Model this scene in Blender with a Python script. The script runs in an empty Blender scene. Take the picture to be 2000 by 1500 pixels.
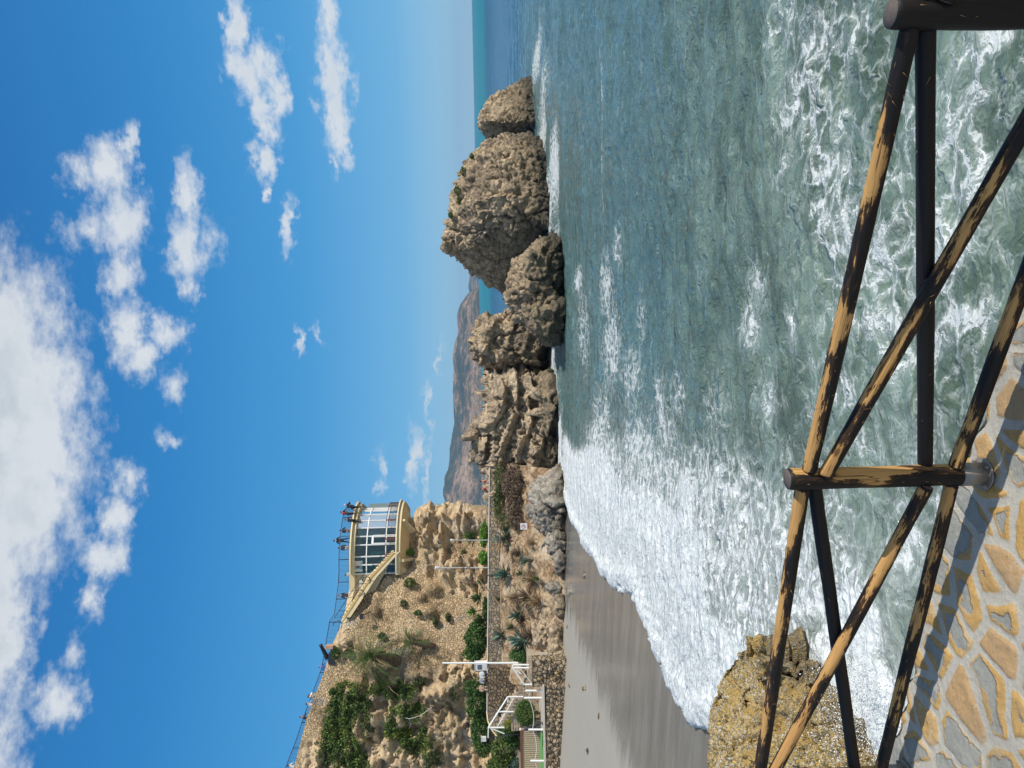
import bpy, bmesh, math, random
import numpy as np
from mathutils import Vector, Matrix
from mathutils.noise import noise as mnoise
R = math.radians
sc = bpy.context.scene
COL = sc.collection
rng = np.random.default_rng(7)
random.seed(7)

# ---------------------------------------------------------------- camera
F_PX, PITCH, ROLL, CAM_Z = 1500.0, math.atan(63.2/1500), R(1.24), 7.0
fwd = Vector((0, math.cos(PITCH), -math.sin(PITCH)))
up0 = Vector((0, math.sin(PITCH), math.cos(PITCH)))
xr = Vector((1, 0, 0))
cr = xr*math.cos(ROLL) - up0*math.sin(ROLL)        # towards the right of the upright scene
cu = xr*math.sin(ROLL) + up0*math.cos(ROLL)
CAMP = Vector((0, 0, CAM_Z))
cam_d = bpy.data.cameras.new('camera')
cam = bpy.data.objects.new('camera', cam_d); COL.objects.link(cam)
m = Matrix.Identity(4)
for i in range(3):                                  # the phone was held sideways: picture left is up
    m[i][0] = -cu[i]; m[i][1] = cr[i]; m[i][2] = -fwd[i]; m[i][3] = CAMP[i]
cam.matrix_world = m
cam_d.sensor_fit = 'HORIZONTAL'; cam_d.sensor_width = 36.0
cam_d.lens = 36.0*F_PX/2000.0
cam_d.clip_start = 0.1; cam_d.clip_end = 60000
sc.camera = cam

def ray(x, y):
    return fwd*F_PX - cu*(x-1000) + cr*(750-y)
def at(x, y, D):
    """world point seen at photo pixel (x, y), D metres ahead"""
    d = ray(x, y); return CAMP + d*(D/d.y)
def on(x, y, z):
    d = ray(x, y); return CAMP + d*((z-CAM_Z)/d.z)

# ---------------------------------------------------------------- light
SUN_EL, SUN_AZ = R(39), R(115)                      # azimuth clockwise from the view direction
sd = Vector((math.sin(SUN_AZ)*math.cos(SUN_EL), math.cos(SUN_AZ)*math.cos(SUN_EL), math.sin(SUN_EL)))
sun_d = bpy.data.lights.new('sun', 'SUN'); sun_d.energy = 4.8; sun_d.angle = R(0.53); sun_d.color = (1.0, 0.93, 0.82)
sun = bpy.data.objects.new('sun', sun_d); COL.objects.link(sun)
sun.rotation_euler = (-sd).to_track_quat('-Z', 'Y').to_euler(); sun.location = (60, -30, 60)
sc.view_settings.view_transform = 'Standard'; sc.view_settings.look = 'None'
sc.view_settings.exposure = 0.0; sc.view_settings.gamma = 1.0
sc.render.engine = 'CYCLES'
sc.cycles.use_denoising = True
sc.cycles.max_bounces = 6; sc.cycles.volume_bounces = 0
sc.cycles.transparent_max_bounces = 16
sc.cycles.sample_clamp_indirect = 6

# ---------------------------------------------------------------- node helpers
class NT:
    def __init__(s, tree): s.t = tree; s.n = tree.nodes; s.l = tree.links
    def link(s, a, b): s.l.new(a, b)
    def put(s, sock, v):
        if hasattr(v, 'is_output') or isinstance(v, bpy.types.NodeSocket): s.l.new(v, sock)
        elif v is not None: sock.default_value = v
    def math(s, op, a, b=None, c=None, clamp=False):
        n = s.n.new('ShaderNodeMath'); n.operation = op; n.use_clamp = clamp
        s.put(n.inputs[0], a); s.put(n.inputs[1], b)
        if c is not None: s.put(n.inputs[2], c)
        return n.outputs[0]
    def vec(s, op, a, b=None, c=None):
        n = s.n.new('ShaderNodeVectorMath'); n.operation = op
        s.put(n.inputs[0], a)
        if op == 'SCALE': s.put(n.inputs[3], b)
        else:
            s.put(n.inputs[1], b)
            if c is not None: s.put(n.inputs[2], c)
        return n.outputs[1] if op in ('LENGTH', 'DOT_PRODUCT', 'DISTANCE') else n.outputs[0]
    def mapr(s, v, a, b, c=0.0, d=1.0, smooth=True):
        n = s.n.new('ShaderNodeMapRange'); n.interpolation_type = 'SMOOTHSTEP' if smooth else 'LINEAR'; n.clamp = True
        s.put(n.inputs[0], v); s.put(n.inputs[1], a); s.put(n.inputs[2], b); s.put(n.inputs[3], c); s.put(n.inputs[4], d)
        return n.outputs[0]
    def noise(s, v, scale, detail=4, rough=.55, dist=0.0, out=0):
        n = s.n.new('ShaderNodeTexNoise'); n.noise_dimensions = '3D'
        if v is not None: s.put(n.inputs['Vector'], v)
        n.inputs['Scale'].default_value = scale; n.inputs['Detail'].default_value = detail
        n.inputs['Roughness'].default_value = rough; n.inputs['Distortion'].default_value = dist
        return n.outputs[out]
    def voro(s, v, scale, feature='F1', out='Distance', rand=1.0):
        n = s.n.new('ShaderNodeTexVoronoi'); n.feature = feature
        s.put(n.inputs['Vector'], v); n.inputs['Scale'].default_value = scale
        n.inputs['Randomness'].default_value = rand
        return n.outputs[out]
    def mix(s, f, a, b, blend='MIX'):
        n = s.n.new('ShaderNodeMix'); n.data_type = 'RGBA'; n.blend_type = blend
        s.put(n.inputs[0], f)
        for k, v in ((6, a), (7, b)):
            if isinstance(v, (tuple, list)) and len(v) == 3: v = (*v, 1)
            s.put(n.inputs[k], v)
        return n.outputs[2]
    def ramp(s, v, stops):
        n = s.n.new('ShaderNodeValToRGB'); e = n.color_ramp.elements
        while len(e) < len(stops): e.new(0.5)
        for el, (p, c) in zip(e, stops): el.position = p; el.color = (*c, 1)
        s.put(n.inputs[0], v); return n.outputs[0]
    def attr(s, name, out='Fac'):
        n = s.n.new('ShaderNodeAttribute'); n.attribute_name = name; return n.outputs[out]
    def coord(s, w='Object'):
        return s.n.new('ShaderNodeTexCoord').outputs[w]
    def pos(s): return s.n.new('ShaderNodeNewGeometry').outputs['Position']
    def sep(s, v):
        n = s.n.new('ShaderNodeSeparateXYZ'); s.put(n.inputs[0], v); return n.outputs
    def comb(s, x, y, z):
        n = s.n.new('ShaderNodeCombineXYZ'); s.put(n.inputs[0], x); s.put(n.inputs[1], y); s.put(n.inputs[2], z); return n.outputs[0]
    def bump(s, h, strength, dist, nrm=None):
        n = s.n.new('ShaderNodeBump'); n.inputs['Strength'].default_value = strength; n.inputs['Distance'].default_value = dist
        s.put(n.inputs['Height'], h)
        if nrm is not None: s.put(n.inputs['Normal'], nrm)
        return n.outputs[0]

def mat(name):
    m = bpy.data.materials.new(name); m.use_nodes = True
    t = NT(m.node_tree); b = t.n['Principled BSDF']
    m.cycles.emission_sampling = 'NONE'
    return m, t, b
def simple(name, col, rough=.7, metal=0.0, var=.12, scale=6.0, spec=None):
    m, t, b = mat(name)
    n = t.noise(t.coord(), scale, 3)
    lo = tuple(c*(1-var*2) for c in col); hi = tuple(min(1, c*(1+var*2)) for c in col)
    t.link(t.mix(n, lo, hi), b.inputs['Base Color'])
    b.inputs['Roughness'].default_value = rough; b.inputs['Metallic'].default_value = metal
    if spec is not None: b.inputs['Specular IOR Level'].default_value = spec
    return m

# ---------------------------------------------------------------- world: sky and clouds
w = bpy.data.worlds.new('World'); sc.world = w; w.use_nodes = True
t = NT(w.node_tree)
sky = t.n.new('ShaderNodeTexSky'); sky.sky_type = 'NISHITA'; sky.sun_disc = False
sky.sun_elevation = SUN_EL; sky.sun_rotation = SUN_AZ
sky.air_density = 1.0; sky.dust_density = 0.3; sky.ozone_density = 3.0; sky.altitude = 0
d = t.coord('Generated'); dx, dy, dz = t.sep(d)
az = t.math('MULTIPLY', t.math('ARCTAN2', dx, dy), 1500.0)
el = t.math('MULTIPLY', t.math('ARCSINE', dz), 1500.0)
grad = t.ramp(t.mapr(el, 0., 1150., 0., 1., smooth=False), [(0.0, (.42,.69,.84)), (.04, (.31,.61,.84)), (.12, (.135,.455,.79)), (.28, (.046,.325,.70)), (.50, (.016,.225,.58)), (.75, (.008,.150,.455)), (1.0, (.006,.11,.37))])
skyc = t.mix(.12, t.vec('SCALE', grad, 10.0), sky.outputs[0])
# clouds: (x, y, half size in x, half size in y) of their lobes as the photo shows them
CL = [(-60,850,185,430,2.0),(-40,700,100,240,1.5),(55,960,80,170,1.5),(-30,1220,75,230,1.5),(90,850,62,110,1.2),(100,720,34,80,.7),
 (10,1440,50,110,.7),
 (160,335,40,45,.8),(160,440,50,42,.7),(215,330,42,75,1.),(235,430,50,95,1.),(235,540,42,80,1.),(255,290,18,50,.8),(250,650,42,90,1.),
 (275,700,45,55,1.),(320,650,45,42,.9),(340,755,32,60,.7),(330,860,28,22,.6),
 (365,370,34,70,1.),(365,480,42,95,1.),(370,560,28,40,.9),(405,460,22,70,.45),
 (465,50,26,95,1.),(480,150,34,60,1.),(515,125,36,55,1.),(505,195,30,50,1.),(540,190,26,70,1.),(520,240,22,45,.9),(508,310,26,55,1.),(520,370,16,28,1.),
 (640,30,26,90,1.),(650,130,36,90,1.1),(660,220,34,90,1.1),(675,280,20,60,1.),(655,320,14,35,.8),
 (570,440,16,60,.95),(588,660,10,42,.62),(625,660,8,30,.5),
 (255,935,32,45,.8),(225,1010,40,60,1.),(205,1085,45,65,1.),(190,1170,30,60,.85),(150,1270,22,50,.45),(115,1370,46,60,.95),
 (855,700,9,60,.55),(835,800,9,100,.65),(806,900,18,80,.85),(832,930,9,70,.6),(745,920,11,55,.6),(742,965,12,22,.55)]
P = t.comb(az, el, 0.0)
nz1 = t.noise(t.vec('MULTIPLY', d, (9., 9., 12.)), 1.6, 6, .62, out=1)
nz2 = t.noise(t.vec('MULTIPLY', d, (30., 30., 44.)), 2.0, 6, .62, out=1)
wv = t.vec('SUBTRACT', nz1, (.5, .5, .5)); wv2 = t.vec('SUBTRACT', nz2, (.5, .5, .5))
Pw = t.vec('ADD', t.vec('MULTIPLY_ADD', wv, (95., 75., 0.), P), t.vec('MULTIPLY', wv2, (52., 52., 0.)))
Pw = t.vec('MULTIPLY', Pw, (1., 1., 0.))
msk = None
for (x, y, rx, ry, s) in CL:
    q = ray(x, y).normalized(); a0 = math.atan2(q.x, q.y)*1500; e0 = math.asin(q.z)*1500
    ln = t.vec('LENGTH', t.vec('MULTIPLY', t.vec('SUBTRACT', Pw, (a0, e0, 0.)), (1/(ry*1.06), 1/(rx*1.10), 0.)))
    v = t.math('MULTIPLY_ADD', ln, -s*1.0, s*1.0)
    msk = v if msk is None else t.math('SMOOTH_MAX', msk, v, .10)
nA = t.noise(t.vec('MULTIPLY', d, (13., 13., 24.)), 2.0, 9, .60)
nB = t.noise(t.vec('MULTIPLY', d, (40., 40., 80.)), 2.0, 7, .62)
nz = t.math('ADD', t.math('MULTIPLY', nA, .75), t.math('MULTIPLY', nB, .35))
dens = t.math('ADD', msk, t.math('MULTIPLY_ADD', nz, 1.45, -1.0))
cf = t.mapr(dens, -.18, .72)
wisp = t.mapr(t.noise(t.vec('MULTIPLY', d, (14., 14., 60.)), 2.0, 8, .7), .62, .9, 0, .10)
core = t.mapr(dens, .25, 1.5)
tex = t.noise(t.vec('MULTIPLY', d, (13., 13., 20.)), 2.0, 5, .55)
shade = t.math('MULTIPLY', core, t.mapr(tex, .25, .75), clamp=True)
highg = t.mapr(el, 560., 1150., 0., .55)
shade = t.math('MAXIMUM', t.math('MULTIPLY', shade, .75), t.math('MULTIPLY', highg, t.mapr(tex, .2, .8, .5, 1.)))
cc = t.mix(shade, (7.7, 8.0, 8.3), (4.6, 5.4, 5.9))
# white cloud added out of view, overhead and behind, so shadows are less blue
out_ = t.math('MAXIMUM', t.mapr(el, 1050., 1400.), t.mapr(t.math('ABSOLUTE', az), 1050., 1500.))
fill_cloud = t.math('MULTIPLY', t.mapr(t.noise(d, 2.4, 7, .6), .40, .56), out_)
a_ = t.math('MAXIMUM', t.math('MULTIPLY', cf, .93), t.math('MAXIMUM', wisp, t.math('MULTIPLY', fill_cloud, .6)))
# warm-pale band low over the sea
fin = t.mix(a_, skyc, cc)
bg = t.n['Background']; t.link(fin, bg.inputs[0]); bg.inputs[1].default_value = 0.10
w.cycles.sampling_method = 'MANUAL'; w.cycles.sample_map_resolution = 512

# ---------------------------------------------------------------- numpy noise
_perm = np.random.default_rng(3).permutation(4096).astype(np.int64)
_grad = np.random.default_rng(4).normal(size=(4096, 3)); _grad /= np.linalg.norm(_grad, axis=1)[:, None]
def _h(ix, iy, iz):
    return _perm[(_perm[(_perm[ix & 4095] + iy) & 4095] + iz) & 4095]
def perlin(p):
    p = np.asarray(p, float); i = np.floor(p).astype(np.int64); f = p - i
    u = f*f*f*(f*(f*6-15)+10); out = 0
    for cx in (0, 1):
        wx = u[:, 0] if cx else 1-u[:, 0]
        for cy in (0, 1):
            wy = u[:, 1] if cy else 1-u[:, 1]
            for cz in (0, 1):
                wz = u[:, 2] if cz else 1-u[:, 2]
                g = _grad[_h(i[:, 0]+cx, i[:, 1]+cy, i[:, 2]+cz)]
                out = out + wx*wy*wz*(g[:, 0]*(f[:, 0]-cx)+g[:, 1]*(f[:, 1]-cy)+g[:, 2]*(f[:, 2]-cz))
    return out*1.5
def fbm(p, oct=4, gain=.5, lac=2.03):
    s = 0; a = 1.0; q = np.array(p, float)
    for k in range(oct): s = s + a*perlin(q + 17.3*k); a *= gain; q = q*lac
    return s
def ridge(p, oct=4, gain=.5):
    s = 0; a = 1.0; q = np.array(p, float)
    for k in range(oct): s = s + a*(1-2*np.abs(perlin(q + 11.7*k))); a *= gain; q = q*2.1
    return s/ (1/(1-gain))
def worley(p, full=False):
    """F1, F2 distances and cell id"""
    p = np.asarray(p, float); i = np.floor(p).astype(np.int64)
    f1 = np.full(len(p), 9.); f2 = np.full(len(p), 9.); cid = np.zeros(len(p), np.int64); Q = np.zeros_like(p)
    for a in (-1, 0, 1):
        for b in (-1, 0, 1):
            for c in (-1, 0, 1):
                j = i + (a, b, c); h = _h(j[:, 0], j[:, 1], j[:, 2])
                q = j + .5 + .42*_grad[h]
                dd = np.linalg.norm(p-q, axis=1)
                n = dd < f1
                f2 = np.where(n, f1, np.minimum(f2, dd)); cid = np.where(n, h, cid); f1 = np.where(n, dd, f1)
                if full: Q[n] = q[n]
    return (f1, f2, cid, Q) if full else (f1, f2, cid)
def sstep(a, b, x):
    t = np.clip((x-a)/(b-a), 0, 1); return t*t*(3-2*t)

# ---------------------------------------------------------------- object helpers
def base_of(o):
    return o
def thing(name, label, cat, loc=(0, 0, 0), group=None):
    o = bpy.data.objects.new(name, None); COL.objects.link(o); o.location = loc; o.empty_display_size = .2
    o['label'] = label; o['category'] = cat
    if group: o['group'] = group
    return o
def tag(o, label, cat, group=None, kind=None):
    o['label'] = label; o['category'] = cat
    if group: o['group'] = group
    if kind: o['kind'] = kind
    return o
def mesh(name, V, Fc, mats, parent=None, smooth=False, mi=None, attrs=None):
    """V in world coordinates; parent is an Empty somewhere: keep the world place"""
    me = bpy.data.meshes.new(name)
    V = np.asarray(V, float)
    if isinstance(Fc, np.ndarray):
        nf, k = Fc.shape
        me.vertices.add(len(V)); me.vertices.foreach_set('co', V.astype(np.float32).ravel())
        me.loops.add(nf*k); me.loops.foreach_set('vertex_index', Fc.astype(np.int32).ravel())
        me.polygons.add(nf); me.polygons.foreach_set('loop_start', np.arange(0, nf*k, k, dtype=np.int32))
        me.update(calc_edges=True); me.validate()
    else:
        me.from_pydata([tuple(v) for v in V], [], Fc); me.update()
    if not isinstance(mats, (list, tuple)): mats = [mats]
    for q in mats:
        if q: me.materials.append(q)
    if mi is not None: me.polygons.foreach_set('material_index', np.asarray(mi, np.int32))
    if smooth: me.polygons.foreach_set('use_smooth', np.ones(len(me.polygons), bool))
    if attrs:
        for k, v in attrs.items():
            a = me.attributes.new(k, 'FLOAT', 'POINT'); a.data.foreach_set('value', np.asarray(v, np.float32))
    o = bpy.data.objects.new(name, me); COL.objects.link(o)
    if parent is not None:
        o.parent = parent
        o.matrix_parent_inverse = world_of(parent).inverted()
    return o
def world_of(o):
    m = o.matrix_basis.copy()
    while o.parent is not None:
        m = o.parent.matrix_basis @ o.matrix_parent_inverse @ m if False else (o.parent.matrix_basis @ o.matrix_parent_inverse @ m)
        o = o.parent
    return m
def struct(o):
    o['kind'] = 'structure'; return o

class MB:
    """collects simple solids into one mesh"""
    def __init__(s): s.V = []; s.F = []; s.M = []
    def add(s, V, Fc, mi=0):
        n = len(s.V); s.V += [tuple(v) for v in V]; s.F += [tuple(n+i for i in f) for f in Fc]; s.M += [mi]*len(Fc)
    def box(s, c, size, ax=None, mi=0):
        hx, hy, hz = [q/2 for q in size]; c = Vector(c)
        A = ax or (Vector((1, 0, 0)), Vector((0, 1, 0)), Vector((0, 0, 1)))
        V = [c + A[0]*sx*hx + A[1]*sy*hy + A[2]*sz*hz for sz in (-1, 1) for sy in (-1, 1) for sx in (-1, 1)]
        s.add(V, [(0, 2, 3, 1), (4, 5, 7, 6), (0, 1, 5, 4), (2, 6, 7, 3), (0, 4, 6, 2), (1, 3, 7, 5)], mi)
    def beam(s, a, b, w_, h_, mi=0):
        a = Vector(a); b = Vector(b); x = (b-a); L = x.length; x.normalize()
        z = Vector((0, 0, 1)); 
        if abs(x.z) > .95: z = Vector((0, 1, 0))
        y = z.cross(x).normalized(); z = x.cross(y)
        s.box((a+b)/2, (L, w_, h_), (x, y, z), mi)
    def tube(s, pts, r, n=6, mi=0, cap=True):
        pts = [Vector(p) for p in pts]; rr = r if isinstance(r, (list, tuple)) else [r]*len(pts)
        V = []; u = None
        for i, p in enumerate(pts):
            tdir = (pts[min(i+1, len(pts)-1)] - pts[max(i-1, 0)]).normalized()
            if u is None:
                u = tdir.orthogonal().normalized()
            else:
                u = (u - tdir*u.dot(tdir)).normalized()
            v = tdir.cross(u)
            for k in range(n):
                a = 2*math.pi*k/n; V.append(p + (u*math.cos(a) + v*math.sin(a))*rr[i])
        Fc = []
        for i in range(len(pts)-1):
            for k in range(n):
                Fc.append((i*n+k, i*n+(k+1) % n, (i+1)*n+(k+1) % n, (i+1)*n+k))
        if cap: Fc.append(tuple(range(n-1, -1, -1))); Fc.append(tuple(range((len(pts)-1)*n, len(pts)*n)))
        s.add(V, Fc, mi)
    def prism(s, poly, off, mi=0):
        """closed solid from a planar loop and an offset vector"""
        off = Vector(off); P_ = [Vector(p) for p in poly]; n = len(P_)
        V = P_ + [p+off for p in P_]
        Fc = [tuple(range(n-1, -1, -1)), tuple(range(n, 2*n))] + [(i, (i+1) % n, n+(i+1) % n, n+i) for i in range(n)]
        s.add(V, Fc, mi)
    def build(s, name, mats, parent=None, smooth=False):
        return mesh(name, s.V, s.F, mats, parent, smooth, mi=s.M if isinstance(mats, (list, tuple)) else None)
# ---------------------------------------------------------------- rock material
def rock_mat(name, cols, wet_z=None, pebble=6.0, bumpd=.12, warm=.35, dark=(.10, .085, .07), strata=0.0):
    m, t, b = mat(name); p = t.pos()
    n1 = t.noise(p, .45, 6, .6); n2 = t.noise(p, 2.6, 6, .65); n3 = t.noise(p, 11., 4, .7)
    c = t.ramp(t.math('ADD', t.math('MULTIPLY', n1, .55), t.math('MULTIPLY', n2, .45)), [(.34, cols[0]), (.5, cols[1]), (.64, cols[2])])
    peb = t.voro(p, pebble, 'F1', 'Distance'); pc = t.voro(p, pebble, 'F1', 'Color')
    pr = t.sep(pc)[0]
    c = t.mix(t.math('MULTIPLY', t.mapr(pr, .55, .95), .45), c, (cols[2][0]*1.25, cols[2][1]*1.22, cols[2][2]*1.15))
    c = t.mix(t.math('MULTIPLY', t.mapr(pr, .38, .05), .45), c, dark)
    c = t.mix(t.math('MULTIPLY', t.mapr(n3, .52, .68), .35), c, dark)
    c = t.mix(t.math('MULTIPLY', t.mapr(t.noise(p, 1.3, 5, .6), .56, .7), warm), c, (.42, .25, .11))
    c = t.mix(t.mapr(t.noise(p, .33, 6, .68), .50, .58, 0, .5), c, (.115, .10, .085))      # grey lichen and salt-blackened areas
    rough = .9
    if wet_z is not None:
        z = t.sep(p)[2]
        zz = t.math('ADD', z, t.math('MULTIPLY', t.math('SUBTRACT', t.noise(p, .7, 4, .6), .5), 2.4))
        f = t.mapr(zz, wet_z*.3, wet_z)
        c = t.mix(f, (.022, .021, .019), c)
        f2 = t.math('MULTIPLY', t.mapr(zz, wet_z, wet_z*2.6, 1., 0.), .55)
        c = t.mix(f2, c, (.12, .10, .065))
        rough = t.mapr(f, 0, 1, .45, .92)
    t.link(c, b.inputs['Base Color']); t.put(b.inputs['Roughness'], rough)
    b.inputs['Specular IOR Level'].default_value = .25
    h = t.math('ADD', t.math('MULTIPLY', peb, -.6), t.math('ADD', t.math('MULTIPLY', n2, 1.0), t.math('MULTIPLY', n3, .45)))
    if strata:
        pz = t.vec('MULTIPLY', p, (.5, .5, 3.0)); h = t.math('ADD', h, t.math('MULTIPLY', t.noise(pz, 1.5, 5, .6), strata))
    t.link(t.bump(h, 1.0, bumpd), b.inputs['Normal'])
    return m
M_stack = rock_mat('sea_rock', [(.17, .135, .09), (.40, .31, .205), (.62, .485, .33)], wet_z=1.7, pebble=2.6, bumpd=.22)
M_ledge = rock_mat('ledge_rock', [(.28, .21, .14), (.46, .36, .245), (.60, .49, .35)], wet_z=.9, pebble=2.8, bumpd=.20, strata=.8)
M_grey = rock_mat('grey_boulder_rock', [(.20, .18, .15), (.34, .31, .26), (.50, .465, .41)], wet_z=.55, pebble=3.2, bumpd=.18, warm=.15)

def hull(pts):
    bm = bmesh.new()
    for p in pts: bm.verts.new(p)
    r = bmesh.ops.convex_hull(bm, input=bm.verts)
    bmesh.ops.delete(bm, geom=list({g for g in r['geom_interior'] + r['geom_unused'] if isinstance(g, bmesh.types.BMVert)}), context='VERTS')
    V = [v.co.copy() for v in bm.verts]; bm.verts.index_update()
    Fc = [tuple(v.index for v in f.verts) for f in bm.faces]; bm.free(); return V, Fc
def lobe(outline, D, T, front=(), seed=0, shrink=.62, jit=.12):
    """a convex body: silhouette at D, smaller shoulders half a thickness before and behind, extra near points"""
    rr = random.Random(seed)
    o = [at(x, y, D) for x, y in outline]; c = sum(o, Vector())/len(o)
    P_ = list(o)
    for p in o:
        for sgn in (-1, 1):
            k = shrink*(1+rr.uniform(-jit, jit)); q = c + (p-c)*k; q.y = D + sgn*T*.5*(1+rr.uniform(-jit, jit)); P_.append(q)
    for f in front: P_.append(at(*f))
    return hull(P_)
def hullp(pts, back=0.0, down=None):
    """a convex body from seen points with their own distances; back: how deep it runs behind them; down: stands on z"""
    P_ = [at(*p) for p in pts]; c = sum(P_, Vector())/len(P_)
    if back: P_ += [c + (p-c)*.8 + Vector((0, back, 0)) for p in list(P_)]
    if down is not None: P_ += [Vector((p.x, p.y, down)) for p in list(P_)]
    return hull(P_)
def remesh(parts, voxel):
    mb = MB()
    for V, Fc in parts: mb.add(V, Fc)
    me = bpy.data.meshes.new('tmp'); me.from_pydata(mb.V, [], mb.F); me.update()
    o = bpy.data.objects.new('tmp', me); COL.objects.link(o)
    md = o.modifiers.new('r', 'REMESH'); md.mode = 'VOXEL'; md.voxel_size = voxel; md.adaptivity = 0
    dg = bpy.context.evaluated_depsgraph_get(); ev = o.evaluated_get(dg)
    em = bpy.data.meshes.new_from_object(ev)
    bpy.data.objects.remove(o); bpy.data.meshes.remove(me)
    return em
def arr(me):
    V = np.empty(len(me.vertices)*3, np.float32); me.vertices.foreach_get('co', V); V = V.reshape(-1, 3).astype(float)
    N = np.empty(len(me.vertices)*3, np.float32); me.vertex_normals.foreach_get('vector', N); N = N.reshape(-1, 3).astype(float)
    return V, N
def smooth_me(me, n=3):
    E = np.empty(len(me.edges)*2, np.int32); me.edges.foreach_get('vertices', E); E = E.reshape(-1, 2)
    V, _ = arr(me); cnt = np.bincount(E.ravel(), minlength=len(V))[:, None]
    for _i in range(n):
        S = np.zeros_like(V); np.add.at(S, E[:, 0], V[E[:, 1]]); np.add.at(S, E[:, 1], V[E[:, 0]])
        V = V*.4 + .6*S/cnt
    me.vertices.foreach_set('co', V.astype(np.float32).ravel()); me.update()
def rough_rock(me, s, amps, seed=0, strat=None, pits=0.0, pebs=0.0, sm=1, bias=0.0, crag=.42):
    smooth_me(me, sm)
    V, N = arr(me); q = V/s + seed*13.7
    d_ = amps[0]*s*.55*fbm(q*1.3, 3, .5) + amps[1]*s*.55*ridge(q*3.1, 3, .55)
    wq = .35*np.stack([fbm(q*2+5, 2), fbm(q*2+9, 2), fbm(q*2+14, 2)], 1)
    for k, (fr, am) in enumerate(((1.5, .34), (s*.55, .34*s*.55/3.6), (s*1.25, .30*s*1.25/3.6))):                  # broken planes, large and small
        f1, f2, ci, Q = worley(q*fr + wq, True)
        g = _grad[(ci*7+k*91) & 4095]; u = ((q*fr + wq - Q)*g).sum(1)
        d_ += am*amps[2]*s/fr*3.0*u*sstep(0, .16, f2-f1)
        d_ -= .10*amps[2]*s*np.exp(-((f2-f1)/.05))
    d_ += amps[3]*s*1.1*fbm(q*7, 5, .62)
    kk = min(1, s/4)
    if kk > .3:                                                             # knobs with sharp creases between, then long clefts
        w2 = V + .5*np.stack([fbm(V*.5+3, 2), fbm(V*.5+8, 2), fbm(V*.5+15, 2)], 1)
        d_ += kk*(.20*np.abs(perlin(w2*1.45+seed)) + .22*np.abs(perlin(w2*3.1+seed)) + .12*np.abs(perlin(w2*6.3))) - .16*kk
        for fr, am in ((.42, .62), (.95, .40), (2.1, .20)):                  # broken flat faces stepping back from each other
            f1, f2, ci, Q = worley(V*fr*np.array([1, 1, 1.25]) + .22*fbm(V*.9+seed, 3)[:, None] + seed*3.1, True)
            g = _grad[(ci*11+7) & 4095]; u = ((V*fr*np.array([1, 1, 1.25]) + .22*fbm(V*.9+seed, 3)[:, None] + seed*3.1 - Q)*g).sum(1)
            d_ += kk*am*(crag if fr > .5 else .45+.55*crag)*(1.25*u + .30*(g[:, 1] > .2) - .12)
        cl = np.abs(perlin(w2*[.42, .42, .25]+seed*3+5)); d_ -= .55*kk*np.exp(-(cl/.045)**2)
    if pebs:
        g1, g2, ci = worley(V*pebs); d_ += .16/pebs*np.clip(.55-g1, 0, 1)*2*((ci % 7) > 2)
    if strat is not None:
        ax, fr, am = strat; u = V @ np.array(ax)*fr + .35*fbm(q*1.2, 3)
        fr_ = u % 1; d_ += am*(1.2*np.clip(1-fr_, 0, 1)**1.3*sstep(0, .10, fr_) - .45)*(.55+.9*np.clip(.5+fbm(V*.25+seed, 2), 0, 1))
    d_ -= bias
    if pits: d_ -= pits*sstep(.25, .6, fbm(q*4+31, 2))
    V += N*d_[:, None]
    me.vertices.foreach_set('co', V.astype(np.float32).ravel()); me.update()
    me.polygons.foreach_set('use_smooth', np.ones(len(me.polygons), bool))
def rock(name, label, cat, lobes, voxel, s, amps, matl, seed=0, group=None, **kw):
    me = remesh(lobes, voxel); rough_rock(me, s, amps, seed, **kw)
    me.materials.append(matl); me.name = name
    V, _ = arr(me); c = Vector(V.mean(0)); c.z = max(0, V[:, 2].min())
    o = bpy.data.objects.new(name, me); COL.objects.link(o)
    me.transform(Matrix.Translation(-c)); o.location = c
    tag(o, label, cat, group); return o

# ---- the sea stacks
rock('sea_stack', 'small leaning rock in the sea, farthest out, with one lit and one black side', 'sea rock',
  [hullp([(936,222,93),(936,250,94),(946,267,97),(990,271,98),(1048,268,97),(1034,151,94),(1010,157,94),(975,180,94),(948,203,94),(1040,158,93),
   (950,236,89),(985,240,87.5),(1010,226,87),(1048,238,86),(1048,168,90),(1048,200,87.5)], 4)],
  .10, 4.0, (.05, .030, .075, .030), M_stack, 3, pebs=1.8)
rock('sea_stack', 'largest rock in the sea, a broad leaning block with green tufts on top', 'sea rock',
  [hullp([(1050,268,82),(985,261,82),(950,276,82),(924,290,82),(905,320,82),(893,348,82),(880,395,82),(873,445,82),(866,482,82.5),(887,502,83),
     (900,400,78.5),(915,330,79),(890,470,80.5),(945,300,77.5),(990,290,76),(1040,295,76),(1072,310,75.5),(955,385,74.2),(1005,380,73),(1072,385,73),(925,475,78.5),(1000,430,75),(1072,440,74.5),
     (926,517,86),(955,556,88),(985,572,89),(1012,560,87),(1072,505,85)], 6),
   hullp([(878,420,80),(866,484,81),(885,500,82),(905,430,79),(912,470,80)], 3),
   hullp([(1030,350,73),(1060,330,73.6),(1076,380,72.2),(1076,440,73),(1040,430,73.5),(1020,390,73.5)], 3)],
  .105, 6.0, (.05, .030, .075, .026), M_stack, 5, pebs=1.6)
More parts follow.
